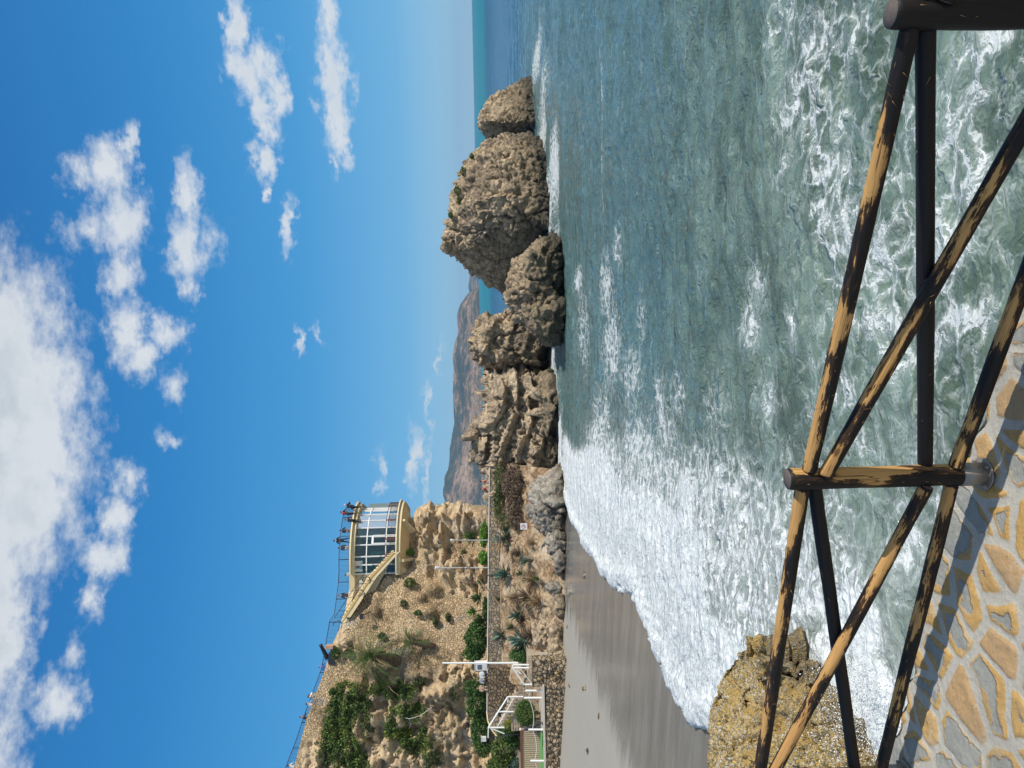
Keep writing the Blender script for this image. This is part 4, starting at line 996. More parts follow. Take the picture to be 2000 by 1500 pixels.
# underside: shallow inverted cone with two ribs
V = []; Fc = []
aa = np.linspace(-25, 110, 26)
for a in aa: V.append(arcp(5.7, 15.46, a))
for a in aa: V.append(arcp(1.6, 14.0, a) + Vector((.3, .2, 0)))
for i in range(len(aa)-1): Fc.append((i, len(aa)+i, len(aa)+i+1, i+1))
V += [MC + Vector((0, 2, 15.46)), MC + Vector((0, 2, 14.0))]
mesh('support_cone', V, Fc, M_cream, look)
for a0 in (8, 52):
    mb = MB(); tdir = Vector((math.cos(R(a0)), math.sin(R(a0)), 0))*.28
    mb.prism([arcp(5.75, 15.44, a0)-tdir/2, arcp(5.75, 15.1, a0)-tdir/2, arcp(3.4, 13.7, a0)-tdir/2, arcp(1.2, 13.6, a0)-tdir/2, arcp(1.2, 15.44, a0)-tdir/2], tdir)
    mb.build('rib', M_cream, look)
mb = MB(); mb.prism([arcp(5.6, 15.44, -2)+Vector((-1.6, .1, 0)), arcp(5.6, 15.44, -2)+Vector((.5, .1, 0)), Vector((MC.x-1.1, 79.7, 14.2)), Vector((MC.x-1.9, 79.7, 14.0))], (0, 3, 0)); mb.build('buttress', M_cream, look)
mb = MB(); mb.tube([Vector((MC.x-.3, MC.y+1.2, 12.2)), Vector((MC.x-.3, MC.y+1.2, 14.3))], [4.6, 3.2], 18); mb.build('rock_base', m_cliff, look)
# glass wall
ph = [-6, 4, 13, 26, 36, 47, 58, 70, 82, 94]
for i, (a, b_) in enumerate(zip(ph, ph[1:])):
    rows = [(ZL, 17.0), (17.0, 18.95), (18.95, ZU)]
    for j, (z0, z1) in enumerate(rows):
        q_ = [arcp(5.2, z0, a), arcp(5.2, z0, b_), arcp(5.2, z1, b_), arcp(5.2, z1, a)]
        mb = MB(); mb.prism(q_, (q_[0]-MC).normalized()*0 + Vector((0, .04, 0))); mb.build('glass_pane', M_glass, look)
for a in ph: mb = MB(); mb.beam(arcp(5.24, ZL, a), arcp(5.24, ZU, a), .11, .11); mb.build('mullion', M_white, look)
for z in (17.0, 18.95):
    mb = MB()
    for a, b_ in zip(ph, ph[1:]): mb.beam(arcp(5.25, z, a), arcp(5.25, z, b_), .10, .10)
    mb.build('transom', M_white, look)
mb = MB()
for a in (26.4, 35.6): mb.beam(arcp(5.32, ZL, a), arcp(5.32, 18.35, a), .2, .2)
mb.beam(arcp(5.32, 18.35, 26), arcp(5.32, 18.35, 36), .2, .2); mb.beam(arcp(5.32, 17.0, 26), arcp(5.32, 17.0, 36), .14, .14)
mb.build('door', M_white, look)
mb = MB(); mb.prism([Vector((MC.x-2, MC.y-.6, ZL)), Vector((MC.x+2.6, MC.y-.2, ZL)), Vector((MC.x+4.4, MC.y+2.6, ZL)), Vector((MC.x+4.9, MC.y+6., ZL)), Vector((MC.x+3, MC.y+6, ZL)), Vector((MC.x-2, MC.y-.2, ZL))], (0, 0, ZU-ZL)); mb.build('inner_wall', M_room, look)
M_cur = simple('blind_cloth', (.45, .50, .42), .9); M_wood = simple('table_wood', (.25, .15, .08), .6)
for (a_, z0, z1, w_) in ((16, 16.2, 18.6, .5), (41, 17.6, 19.9, .8), (64, 17.0, 19.9, .5)):
    mb = MB(); mb.box((arcp(4.6, 0, a_).x, arcp(4.6, 0, a_).y, (z0+z1)/2), (w_, .08, z1-z0)); mb.build('blind', M_cur, look)
for a_ in (10, 30, 50, 72):
    c = arcp(3.9, ZL, a_); mb = MB(); mb.tube([c, c+Vector((0, 0, .72))], .06, 8); mb.tube([c+Vector((0, 0, .72)), c+Vector((0, 0, .77))], .5, 14); mb.build('table', M_wood, look)
# brick wall left of the glass, with its sign
mb = MB(); mb.prism([Vector((-22.6, 79.9, ZL-1.5)), Vector((-18.95, 79.25, ZL-1.2)), Vector((-18.95, 79.25, ZU)), Vector((-22.6, 79.9, ZU+.3))], (0, .4, 0)); mb.build('brick_wall', M_brick, look)
sg = thing('restaurant_sign', 'white square sign with a brown round emblem on the brick wall of the lookout', 'sign', tuple(at(700, 1106, 79.0)))
c = at(700.5, 1106, 79.05); mb = MB(); mb.box(c, (1.08, .06, .76)); mb.build('sign_board', simple('sign_white', (.72, .70, .66), .6, var=.03), sg)
M_brown = simple('emblem_brown', (.22, .07, .05), .6)
mb = MB(); mb.tube([c+Vector((0, -.032, .06)), c+Vector((0, -.045, .06))], .17, 16); mb.build('emblem', M_brown, sg)
for k in range(9): mb = MB(); mb.box(c+Vector((-.36+.09*k, -.037, -.24-.05*math.sin(k*.39))), (.05, .012, .07)); mb.build('letter', M_brown, sg)
# balustrade on the lower slab
bal = thing('balcony_railing', 'dark iron railing round the lower balcony of the glass room', 'railing', tuple(arcp(5.8, ZL, 40)))
mb = MB(); mb.tube([arcp(5.8, ZL+1.05, a) for a in np.linspace(-4, 100, 40)], .028, 5); mb.tube([arcp(5.8, ZL+.14, a) for a in np.linspace(-4, 100, 40)], .02, 5); mb.build('handrail', M_iron, bal)
mb = MB()
for a in np.arange(-4, 100, 1.5): mb.beam(arcp(5.8, ZL+.1, a), arcp(5.8, ZL+1.05, a), .016, .016)
o = mb.build('balusters', M_iron, bal); o['kind'] = 'stuff'
M_rust = simple('rusty_scroll', (.16, .05, .045), .7)
for a in (14, 30, 52, 78, 92):
    mb = MB()
    for s_ in (-1.6, 1.6):
        mb.tube([arcp(5.84, ZL + .1 + k*.095, a + s_*math.cos(k*.9)) for k in range(11)], .03, 4)
    mb.beam(arcp(5.84, ZL, a), arcp(5.84, ZL+1.1, a), .07, .07); mb.build('scroll_post', M_rust, bal)

# railing along the top of the cliff and round the roof
top_line = [at(536, 1560, 74.2), at(559, 1496, 74.6), at(578, 1447, 75), at(598, 1386, 75.6), at(617, 1336, 76.1), at(628, 1306, 76.5), at(636, 1260, 77.), at(644, 1212, 77.4), at(653, 1199, 77.8), at(661, 1137, 79)]
zt_ = 20.62+1.05
arc_top = [arcp(5.55, zt_, a) for a in np.linspace(0, 95, 30)]
def railing(name, label, line, h, post_every=2.4, bar=.13, lean=Vector((0, 0, 0))):
    root = thing(name, label, 'railing', tuple(line[len(line)//2] - Vector((0, 0, h))))
    mb = MB(); mb.tube(line, .034, 5); mb.build('top_rail', M_iron, root)
    mb = MB(); mb.tube([p-Vector((0, 0, h-.1)) for p in line], .02, 5); mb.build('foot_rail', M_iron, root)
    bars = MB(); nextb = 0; nextp = 0; s0 = 0
    for a, b_ in zip(line, line[1:]):
        L = (b_-a).length
        while nextb < s0 + L:
            p = a.lerp(b_, (nextb-s0)/L); bars.beam(p-Vector((0, 0, h-.08)), p, .018, .018); nextb += bar
        while nextp < s0 + L:
            p = a.lerp(b_, (nextp-s0)/L); pm = MB(); pm.beam(p-Vector((0, 0, h)), p+Vector((0, 0, .04)), .06, .06); pm.build('post', M_iron, root); nextp += post_every
        s0 += L
    o = bars.build('bars', M_iron, root); o['kind'] = 'stuff'
    return root
railing('cliff_top_railing', 'long dark blue-black iron railing running along the top of the cliff wall', top_line, 1.12)
railing('roof_railing', 'dark iron railing curving round the roof of the glass room', [top_line[-1]] + arc_top, 1.05)
# deck edge and stair
deck = thing('deck_edge', 'cream edge beam of the deck between the round lookout and the cannon', 'edge beam', tuple(at(680, 1180, 78)))
mb = MB(); a = at(687, 1128, 79.0); b_ = at(671, 1206, 77.6); mb.prism([a, b_, b_-Vector((0, 0, .5)), a-Vector((0, 0, .5))], (0, 1.5, 0)); mb.build('upper_beam', M_cream, deck)
a = at(669, 1204, 77.5); b_ = at(656, 1263, 76.6); mb = MB(); mb.prism([a, b_, b_-Vector((0, 0, .35)), a-Vector((0, 0, .5))], (0, 1.5, 0)); mb.build('lower_beam', M_cream, deck)
stair = thing('cliff_stair', 'cream outdoor staircase climbing from the glass room to the deck', 'staircase', tuple(at(760, 1085, 78.5)))
s0 = at(768, 1079, 78.3); s1 = at(724, 1127, 77.9); s2 = at(672, 1206, 77.0)
for a, b_, nm in ((s0, s1, 9), (s1, s2, 13)):
    mb = MB(); mb.prism([a, b_, b_-Vector((0, 0, .62)), a-Vector((0, 0, .62))], (0, .25, 0)); mb.build('stringer', M_cream, stair)
    mb = MB(); mb.prism([a+Vector((0, -.06, .02)), b_+Vector((0, -.06, .02)), b_+Vector((0, -.06, -.12)), a+Vector((0, -.06, -.12))], (0, .08, 0)); mb.build('stringer_trim', simple('warm_trim', (.62, .40, .13), .8), stair)
    for k in range(nm):
        p = a.lerp(b_, (k+.5)/nm); d_ = (b_-a)/nm; mb = MB(); mb.box(p+Vector((0, .85, .04)), (abs(d_.x)*.95, 1.4, abs(d_.z)*.9)); mb.build('step', M_cream, stair)
mb = MB()
for r_ in (0, 1):
    for k in range(7):
        c = at(705+9*r_, 1136+8.5*k+4*r_, 78.6); mb.box(c, (.30, .08, .34))
mb.build('parapet_blocks', M_cope, stair)
mb = MB(); mb.prism([at(690, 1126, 79.2), at(672, 1204, 78.2), at(706, 1204, 78.2), at(770, 1084, 79.2), at(760, 1080, 79.2)], (0, .3, 0)); mb.build('back_wall', simple('cream_wall', (.55, .47, .32), .9), stair)
st_r = thing('stair_railing', 'thin dark handrail with iron rings along the cliff staircase', 'railing', tuple(s1))
for a, b_ in ((s0, s1), (s1, s2)):
    mb = MB(); u_ = Vector((0, -.02, .95)); mb.tube([a+u_, b_+u_], .03, 5); mb.tube([a+u_*.4, b_+u_*.4], .02, 5)
    for k in range(7): p = a.lerp(b_, k/6); mb.beam(p, p+u_, .03, .03)
    mb.build('handrail', M_iron, st_r)
for p in (at(716, 1134, 77.7), at(704, 1160, 77.4), at(660, 1220, 76.4)):
    mb = MB(); mb.tube([p+Vector((math.sin(k*.5)*.42, -.1, math.cos(k*.5)*.42)) for k in range(9)], .04, 5); mb.build('iron_ring', M_iron, st_r)
# cannon pointing out over the rail
can = thing('cannon', 'old black cannon on a carriage pointing up over the cliff edge railing', 'cannon', tuple(at(648, 1286, 76)))
a = at(640, 1287, 76.2); b_ = at(626, 1259, 75.9); mb = MB(); mb.tube([a, a.lerp(b_, .04), a.lerp(b_, .3), a.lerp(b_, .93), a.lerp(b_, .95), b_], [.10, .24, .21, .15, .19, .17], 12); mb.build('barrel', M_iron, can, True)
mb = MB(); c = at(644, 1286, 76.2); mb.box(c-Vector((0, .22, .15)), (1.0, .12, .5)); mb.box(c+Vector((0, .22, -.15)), (1.0, .12, .5)); mb.box(c-Vector((0, 0, .3)), (1.1, .5, .14)); mb.build('carriage', M_iron, can)
for s_ in (-.35, .35):
    mb = MB(); p = c + Vector((s_, -.32, -.38)); mb.tube([p, p+Vector((0, .1, 0))], .2, 12); mb.build('wheel', M_iron, can)
mb = MB(); mb.box(at(644, 1263, 76.0), (.3, .6, .75)); mb.V[4:6] = [tuple(Vector(v)+Vector((0, .05, .06))) for v in mb.V[4:6]]; tag(mb.build('brick_pier', simple('orange_brick', (.45, .26, .16), .9, var=.2)), 'small orange brick pier beside the cannon at the railing end', 'pier')
mb = MB(); c = at(706, 1204, 76.1); mb.box(c, (.5, .25, .34)); mb.beam(c+Vector((.1, 0, -.15)), c+Vector((.2, .9, -.75)), .07, .07); tag(mb.build('floodlight', M_iron), 'dark floodlight on a bracket below the cliff staircase', 'floodlight')

# ---------------------------------------------------------------- people
def skinned(V, E, rad, sub=1):
    me = bpy.data.meshes.new('s'); me.from_pydata([tuple(v) for v in V], E, []); me.update()
    o = bpy.data.objects.new('s', me); COL.objects.link(o); md = o.modifiers.new('k', 'SKIN'); md.use_smooth_shade = True
    for i, r in enumerate(rad):
        sv = me.skin_vertices[0].data[i]; sv.radius = (r, r) if not isinstance(r, tuple) else r; sv.use_root = (i == 0)
    s2_ = o.modifiers.new('u', 'SUBSURF'); s2_.levels = sub
    dg = bpy.context.evaluated_depsgraph_get(); em = bpy.data.meshes.new_from_object(o.evaluated_get(dg))
    Vv = [v.co.copy() for v in em.vertices]; Fc = [tuple(p.vertices) for p in em.polygons]
    bpy.data.objects.remove(o); bpy.data.meshes.remove(me); bpy.data.meshes.remove(em); return Vv, Fc
SKIN = simple('skin', (.50, .29, .20), .6, var=.04)
CM = {}
def cloth(c):
    if c not in CM: CM[c] = simple('cloth', c, .85, var=.1, scale=9.)
    return CM[c]
def person(label, foot, face, pose='stand', top=(.03, .03, .04), legs=(.03, .035, .06), hair=(.04, .025, .015), h=1.68, coat=False, group=None, extra=None, bulk=1.0):
    """face: heading in degrees, 0 looks towards +Y"""
    k = h/1.70; root = thing('person', label, 'person', tuple(foot), group)
    M = Matrix.Translation(foot) @ Matrix.Rotation(R(-face), 4, 'Z') @ Matrix.Scale(k, 4)
    lean = {'lean': .22, 'sit': .05, 'walk': .04}.get(pose, .02)
    hz = .93 if pose != 'sit' else .12
    P = Vector((0, 0, hz)); W_ = P + Vector((0, lean*.4, .14)); Ch = P + Vector((0, lean, .36)); Nk = P + Vector((0, lean*1.25, .54)); Hb = Nk + Vector((0, .02, .07)); Hc = Hb + Vector((0, .015, .10)); Ht = Hc + Vector((0, .0, .07))
    V = [P, W_, Ch, Nk, Hb, Hc, Ht]; E = [(0, 1), (1, 2), (2, 3), (3, 4), (4, 5), (5, 6)]; r = [(.135, .10), (.12, .085), (.15, .095), .055, .062, (.078, .095), (.062, .075)]
    r = [tuple(q*bulk if i < 3 else q for q in (x if isinstance(x, tuple) else (x, x))) for i, x in enumerate(r)]
    arm_i = []; leg_i = []; hands = []
    for s_ in (-1, 1):
        Sh = Ch + Vector((s_*.19, 0, .10))
        if pose == 'lean': El = Sh + Vector((s_*.06, .16, -.24)); Wr = El + Vector((-s_*.08, .22, .02))
        elif pose == 'sit': El = Sh + Vector((s_*.04, .08, -.26)); Wr = El + Vector((-s_*.08, .20, -.06))
        elif pose == 'akimbo': El = Sh + Vector((s_*.17, -.04, -.22)); Wr = El + Vector((-s_*.16, .12, -.10))
        elif pose == 'walk': El = Sh + Vector((s_*.03, s_*.10, -.27)); Wr = El + Vector((0, s_*.06+.10, -.20))
        else: El = Sh + Vector((s_*.05, .02, -.27)); Wr = El + Vector((-s_*.01, .10, -.22))
        Hn = Wr + (Wr-El).normalized()*.09
        b0 = len(V); V += [Sh, El, Wr, Hn]; E += [(2, b0), (b0, b0+1), (b0+1, b0+2), (b0+2, b0+3)]; r += [.058, .042, .028, (.036, .018)]; arm_i.append(b0); hands.append((Wr, Hn, s_))
        Hp = P + Vector((s_*.09, 0, -.05))
        if pose == 'sit': Kn = Hp + Vector((s_*.04, .42, .02)); An = Kn + Vector((0, .08, -.42)); To = An + Vector((0, .14, -.05))
        elif pose == 'walk': Kn = Hp + Vector((0, s_*.22, -.40)); An = Kn + Vector((0, s_*.12-.06, -.38)); To = An + Vector((0, .14, -.06))
        elif pose == 'akimbo': Kn = Hp + Vector((s_*.07, .02, -.42)); An = Kn + Vector((s_*.08, -.02, -.38)); To = An + Vector((s_*.03, .14, -.05))
        else: Kn = Hp + Vector((s_*.01, .02, -.42)); An = Kn + Vector((s_*.01, -.03, -.39)); To = An + Vector((s_*.02, .15, -.045))
        b1 = len(V); V += [Hp, Kn, An, To]; E += [(0, b1), (b1, b1+1), (b1+1, b1+2), (b1+2, b1+3)]; r += [.085, .055, .036, (.035, .025)]; leg_i.append(b1)
    Vb, Fb = skinned(V, E, r, 1)
    mb = MB(); mb.add([M @ v for v in Vb], Fb)
    for Wr, Hn, s_ in hands:                                     # five fingers a hand
        d_ = (Hn-Wr).normalized(); sd_ = d_.orthogonal().normalized(); 
        for f in range(4):
            p = Hn + sd_*(f-1.5)*.018; L = (.062, .072, .068, .052)[f]; mb.tube([M @ p, M @ (p+d_*L*.55), M @ (p+d_*L*.85+Vector((0, 0, -.02)))], [.009*k, .008*k, .006*k], 5)
        p = Wr + d_*.03 + sd_*.03; mb.tube([M @ p, M @ (p+d_*.04+sd_*.03), M @ (p+d_*.065+sd_*.03)], [.011*k, .009*k, .007*k], 5)
    # nose, ears, eyes
    mb.tube([M @ (Hc+Vector((0, .085, .01))), M @ (Hc+Vector((0, .115, -.02)))], [.008*k, .014*k], 5)
    for s_ in (-1, 1): mb.tube([M @ (Hc+Vector((s_*.074, .0, .02))), M @ (Hc+Vector((s_*.082, .0, -.03)))], .016*k, 5)
    body = mb.build('body', SKIN, root, True)
    for s_ in (-1, 1): mb = MB(); mb.tube([M @ (Hc+Vector((s_*.032, .083, .012))), M @ (Hc+Vector((s_*.032, .09, .012)))], .009*k, 6); mb.build('eye', cloth((.02, .015, .01)), root)
    # shirt or coat
    cv = [P+Vector((0, 0, -.02 if not coat else -.05)), W_, Ch, Nk+Vector((0, 0, -.02))]; ce = [(0, 1), (1, 2), (2, 3)]; cr_ = [(.158*bulk, .125*bulk), (.145*bulk, .11*bulk), (.175*bulk, .122*bulk), .075]
    for b0 in arm_i:
        j = len(cv); cv += [V[b0], V[b0+1], V[b0+1].lerp(V[b0+2], .85)]; ce += [(2, j), (j, j+1), (j+1, j+2)]; cr_ += [.078*bulk, .06*bulk, .045*bulk]
    if coat: j = len(cv); cv += [P+Vector((0, 0, -.30))]; ce += [(0, j)]; cr_ += [(.20*bulk, .16*bulk)]
    Vc, Fc_ = skinned(cv, ce, cr_, 1); mb = MB(); mb.add([M @ v for v in Vc], Fc_); mb.build('coat' if coat else 'shirt', cloth(top), root, True)
    cv = [P]; ce = []; cr_ = [(.15*bulk, .115*bulk)]
    for b1 in leg_i:
        j = len(cv); cv += [V[b1], V[b1+1], V[b1+2]+Vector((0, 0, .02))]; ce += [(0, j), (j, j+1), (j+1, j+2)]; cr_ += [.103*bulk, .072, .058]
    Vc, Fc_ = skinned(cv, ce, cr_, 1); mb = MB(); mb.add([M @ v for v in Vc], Fc_); mb.build('trousers', cloth(legs), root, True)
    for b1 in leg_i:
        a = V[b1+2]; to = V[b1+3]; mb = MB(); mb.tube([M @ (a+Vector((0, -.05, -.03))), M @ (a+Vector((0, .03, -.02))), M @ (to+Vector((0, .03, 0)))], [.045*k, .05*k, .035*k], 8); mb.build('shoe', cloth((.03, .025, .02)), root, True)
    mb = MB(); V_ = []; F_2 = []; nA_, nB_ = 10, 6
    for i in range(nB_+1):
        for q_ in range(nA_):
            el_ = math.pi*.62*i/nB_; th = 2*math.pi*q_/nA_; p = Vector((math.sin(el_)*math.cos(th)*.094, math.sin(el_)*math.sin(th)*.112-.022, math.cos(el_)*.115))
            if p.y > .055 and p.z < .05: p.y = .055
            V_.append(M @ (Hc+Vector((0, 0, .01))+p))
    for i in range(nB_):
        for q_ in range(nA_): F_2.append((i*nA_+q_, (i+1)*nA_+q_, (i+1)*nA_+(q_+1) % nA_, i*nA_+(q_+1) % nA_))
    mb.add(V_, F_2); mb.build('hair', cloth(hair), root, True)
    if extra:
        (nm, col_, off, size) = extra
        mb = MB(); c = Ch + Vector(off); V8, F8 = hull([M @ (c + Vector((sx*size[0]*(1-.25*(sz > 0)), sy*size[1]*(1-.2*(sx > 0)), sz*size[2]))) for sx in (-1, -.5, .5, 1) for sy in (-1, 1) for sz in (-1, -.6, .6, 1)]); mb.add(V8, F8); mb.build(nm, cloth(col_), root)
    return root
G1 = 'visitors standing at the lookout railing'
def headat(x, y, D, h=1.68): p = at(x, y, D); p.z -= h*.95; return p
BLK = (.018, .018, .024)
person('person in black coat, red scarf and white hair at the right end of the roof', headat(674, 991, 81.5), 60, 'lean', BLK, BLK, (.6, .6, .58), coat=True, group=G1, extra=('scarf', (.5, .02, .03), (0, .02, .12), (.12, .11, .05)), bulk=1.35)
person('person in dark clothes with a red backpack on the lookout roof', headat(666, 1004, 81.2), 40, 'lean', BLK, (.04, .04, .05), group=G1, extra=('backpack', (.42, .04, .04), (0, -.16, 0), (.13, .08, .2)))
person('bulky person in plain black between the red backpack and the navy jacket', headat(674, 1018, 80.4), 30, 'lean', BLK, BLK, group=G1, bulk=1.2, h=1.62)
person('person in a navy jacket leaning on the roof railing above the white glass door', headat(664.5, 1037, 80.), 0, 'lean', (.02, .03, .07), (.22, .18, .15), group=G1)
person('person in a black T-shirt standing with elbows out and legs apart on the lookout roof', headat(656, 1056, 80.), 10, 'akimbo', BLK, (.03, .03, .05), group=G1, h=1.82)
person('person in a dark top and pale trousers beside the one with elbows out', headat(662, 1070, 80.), -10, 'stand', (.03, .035, .06), (.45, .42, .38), group=G1)
person('person in a white shirt behind the railing above the sign', headat(674, 1123, 80.5), 20, 'stand', (.68, .68, .68), BLK, group=G1, h=1.6)
person('dark haired person in a black shirt alone at the railing above the staircase', headat(663, 1163, 79.6), 180, 'stand', (.025, .03, .05), (.03, .03, .05), group=G1)
G2 = 'visitors at the railing along the cliff top'
person('person in a bright blue jacket next to the cannon', headat(625, 1303, 77.3), 150, 'akimbo', (.02, .13, .45), (.02, .05, .15), group=G2)
person('right one of the close pair in white leaning on the cliff railing', headat(603, 1358, 76.4), -20, 'lean', (.70, .68, .64), (.05, .05, .06), group=G2)
person('left one of the close pair in white leaning on the cliff railing', headat(602, 1366, 76.2), 40, 'lean', (.62, .60, .55), (.25, .22, .18), group=G2)
person('person in white top and dark trousers just left of the close white pair', headat(598, 1379, 76.2), 20, 'lean', (.66, .66, .64), BLK, group=G2)
person('person in a dark top with bare arms leaning far over the cliff railing', headat(588, 1405, 75.9), 100, 'lean', (.03, .03, .05), BLK, group=G2, extra=None)
person('person in a white top at the picture edge behind the cliff railing', headat(562, 1500, 75.2), 20, 'lean', (.66, .66, .66), BLK, group=G2)
def seat(x, y, D, label, **kw):
    p = at(x, y, D); p.z = wall_line(.9).z + .07; return person(label, p, 172, 'sit', **kw)
seat(950, 1317, 67.4, 'person in pale top and navy trousers sitting next to the white cabinet', top=(.62, .66, .68), legs=(.02, .025, .06), group='people sitting on the promenade wall')
seat(950, 1328, 67.3, 'person in grey patterned top and black trousers sitting on the promenade wall', top=(.30, .33, .36), legs=BLK, group='people sitting on the promenade wall')
p_ = at(950, 1344, 67.6); p_.z = wall_line(.94).z + .07; person('person in a beige outfit sitting apart at the left end on the promenade wall', p_, 160, 'sit', (.42, .29, .22), (.38, .27, .2), group='people sitting on the promenade wall')
person('person in long dark coat and pale hood walking by the white posts', Vector((at(1040, 1422, 57.6).x, 57.6, FL+.02)), -95, 'walk', (.04, .045, .06), BLK, (.55, .54, .52), coat=True, h=1.74)
for (x, y, lb, c_) in ((949, 955, 'tiny seated person in red on the flat ledge, nearer the cliff', (.45, .05, .04)), (949, 940, 'tiny seated person in pink on the flat ledge, nearer the sea rocks', (.5, .2, .18))):
    p = at(955, y, 74); p.z = 6.35; person(lb, p, 90, 'sit', c_, BLK, group='people resting on the ledge', h=1.5)

# ---------------------------------------------------------------- poles, signs, stairs and rails by the beach
def pole(name, label, cat, x0, x1, y, D, r=.045, mt=M_white, y1=None, top=None):
    root = thing(name, label, cat, tuple(at(x1, y1 or y, D)))
    mb = MB(); mb.tube([at(x1, y1 or y, D), at(x0, y, D)], [r, r*.8], 8); mb.build('pole', mt, root)
    return root
pole('flagpole', 'bare white flagpole standing at the foot of the stone wall', 'flagpole', 864, 1012, 1295, 62.5, .085)
M_lamp = simple('lamp_cream', (.62, .62, .58), .5)
l1 = pole('street_lamp', 'tall grey street lamp on the promenade wall among the agaves', 'street lamp', 856, 955, 1109, 69.2, .055, simple('pole_grey', (.45, .45, .43), .6)); mb = MB(); c = at(853, 1109, 69.2); mb.tube([c-Vector((0, 0, .25)), c+Vector((0, 0, .1)), c+Vector((0, 0, .18))], [.10, .17, .05], 10); mb.build('lamp_head', M_lamp, l1)
l2 = pole('street_lamp', 'shorter grey street lamp in front of the rock face above the fan palm', 'street lamp', 884, 955, 1055, 71.5, .045, simple('pole_grey', (.45, .45, .43), .6)); mb = MB(); c = at(882, 1055, 71.5); mb.tube([c-Vector((0, 0, .2)), c+Vector((0, 0, .08)), c+Vector((0, 0, .14))], [.08, .14, .05], 10); mb.build('lamp_head', M_lamp, l2)
l3 = pole('lamp', 'square cream lamp head on a thin dark leaning pole beside the stair rail', 'lamp', 950, 1030, 1441, 63.5, .045, M_iron, y1=1432); mb = MB(); mb.box(at(945, 1443, 63.5), (.34, .3, .38)); mb.box(at(945, 1443, 63.5)+Vector((0, 0, .21)), (.4, .36, .05)); mb.build('lamp_head', M_lamp, l3)
pole('post', 'thin dark pole in front of the slatted wall', 'pole', 988, 1050, 1463, 63, .04, M_iron)
ws = thing('warning_sign', 'white square warning sign with crossed red circle on the rocks by the surf', 'warning sign', tuple(at(1058, 1028, 62)))
c = at(1023, 1028, 62); mb = MB(); mb.box(c, (.50, .03, .56)); mb.build('sign_board', simple('sign_panel', (.80, .79, .78), .5, var=.02), ws)
mb = MB(); mb.box(c-Vector((0, 0, .31)), (.50, .032, .07)); mb.build('red_strip', simple('sign_red', (.6, .04, .03), .5), ws)
mb = MB(); mb.tube([c+Vector((math.cos(a)*.15, -.022, .03+math.sin(a)*.15)) for a in np.linspace(0, 6.28, 20)], .02, 5); mb.build('red_ring', simple('ring_red', (.5, .12, .1), .5), ws)
mb = MB(); mb.beam(c+Vector((-.10, -.022, -.07)), c+Vector((.10, -.022, .13)), .012, .03); mb.build('slash', simple('ring_red', (.5, .12, .1), .5), ws)
mb = MB(); mb.beam(c+Vector((-.03, -.018, -.03)), c+Vector((.05, -.018, .09)), .012, .05); mb.beam(c+Vector((.05, -.018, -.05)), c+Vector((-.05, -.018, .0)), .012, .04); mb.build('pictogram', M_iron, ws)
mb = MB(); mb.tube([c-Vector((0, -.03, .3)), at(1062, 1029, 62.2)], .035, 6); mb.build('pole', simple('rusty_post', (.34, .18, .08), .8), ws)
kb = thing('cabinet', 'white cabinet with a dark panel standing behind the promenade wall', 'cabinet', tuple(at(951, 1300, 68)))
c = at(939.5, 1300, 68); mb = MB(); mb.box(c, (.72, .5, 1.05)); mb.build('casing', simple('cabinet_white', (.74, .74, .74), .5, var=.03), kb); mb = MB(); mb.box(c+Vector((-.04, -.255, .12)), (.42, .02, .40)); mb.build('panel', simple('panel_dark', (.10, .12, .15), .3), kb); mb = MB(); mb.box(c+Vector((0, 0, .54)), (.8, .58, .05)); mb.build('lid', M_white, kb)
# stairs
M_tread = simple('stair_boards', (.40, .33, .24), .85, var=.2, scale=3.)
stv = thing('beach_stairs', 'stone and board stairs with two flights turning up from the terrace to the promenade', 'stairs', tuple(at(1052, 1345, 60)))
A0 = at(1056, 1346, 60.); A1 = at(1031, 1303, 60.8); B0 = at(1031, 1318, 63.2); B1 = at(976, 1420, 64.4)
for (a, b_, w_, nS) in ((A0, A1, 1.3, 6), (B0, B1, 1.2, 15)):
    for k in range(nS):
        p = a.lerp(b_, (k+.5)/nS); d_ = (b_-a)/nS; mb = MB(); hgt = p.z - FL + .35; mb.box(Vector((p.x, p.y+w_/2, p.z-hgt/2+abs(d_.z)/2)), (abs(d_.x)*1.0, w_, hgt)); mb.build('step', M_tread, stv)
mb = MB(); a = at(1031, 1288, 61); mb.box(Vector((a.x-.6, 62.3, (FL-.5+at(1031, 1300, 61).z)/2)), (1.9, 2.8, at(1031, 1300, 61).z-FL+.5)); mb.build('landing', M_tread, stv)
for k in range(11):
    z_ = FL + .2 + k*.2
    xa = at(1000, 1308, 62.3).x; xb = at(1000, 1400, 62.3).x; mb = MB(); 
    f0 = max(0, (z_-B0.z)/(B1.z-B0.z)); xr_ = B0.x + (B1.x-B0.x)*f0
    if xr_ > xb: mb.beam(Vector((xr_, 62.45, z_)), Vector((xb-1.2, 62.45, z_)), .08, .13); mb.build('side_board', M_tread, stv)
def white_rail(name, label, posts, rails, D):
    root = thing(name, label, 'railing', tuple(at(posts[0][1], posts[0][2], D)))
    for (x0, x1, y) in posts: mb = MB(); mb.tube([at(x1, y, D), at(x0, y, D)], .07, 8); mb.build('post', M_white, root)
    for (x0, y0, x1, y1, r) in rails: mb = MB(); mb.tube([at(x0, y0, D), at(x1, y1, D)], r, 7); mb.build('rail', M_white, root)
    return root
white_rail('stair_rail', 'white railing of the lower stair flight, beside the flagpole foot', [(1002, 1033, 1298.5), (1002.5, 1033, 1304.5), (1023, 1056, 1337)], [(1002, 1299, 1002, 1304.5, .06), (1002, 1304.5, 1024, 1337, .075), (1015, 1304.5, 1040, 1337, .03), (1008, 1309, 1018, 1316, .05)], 59.8)
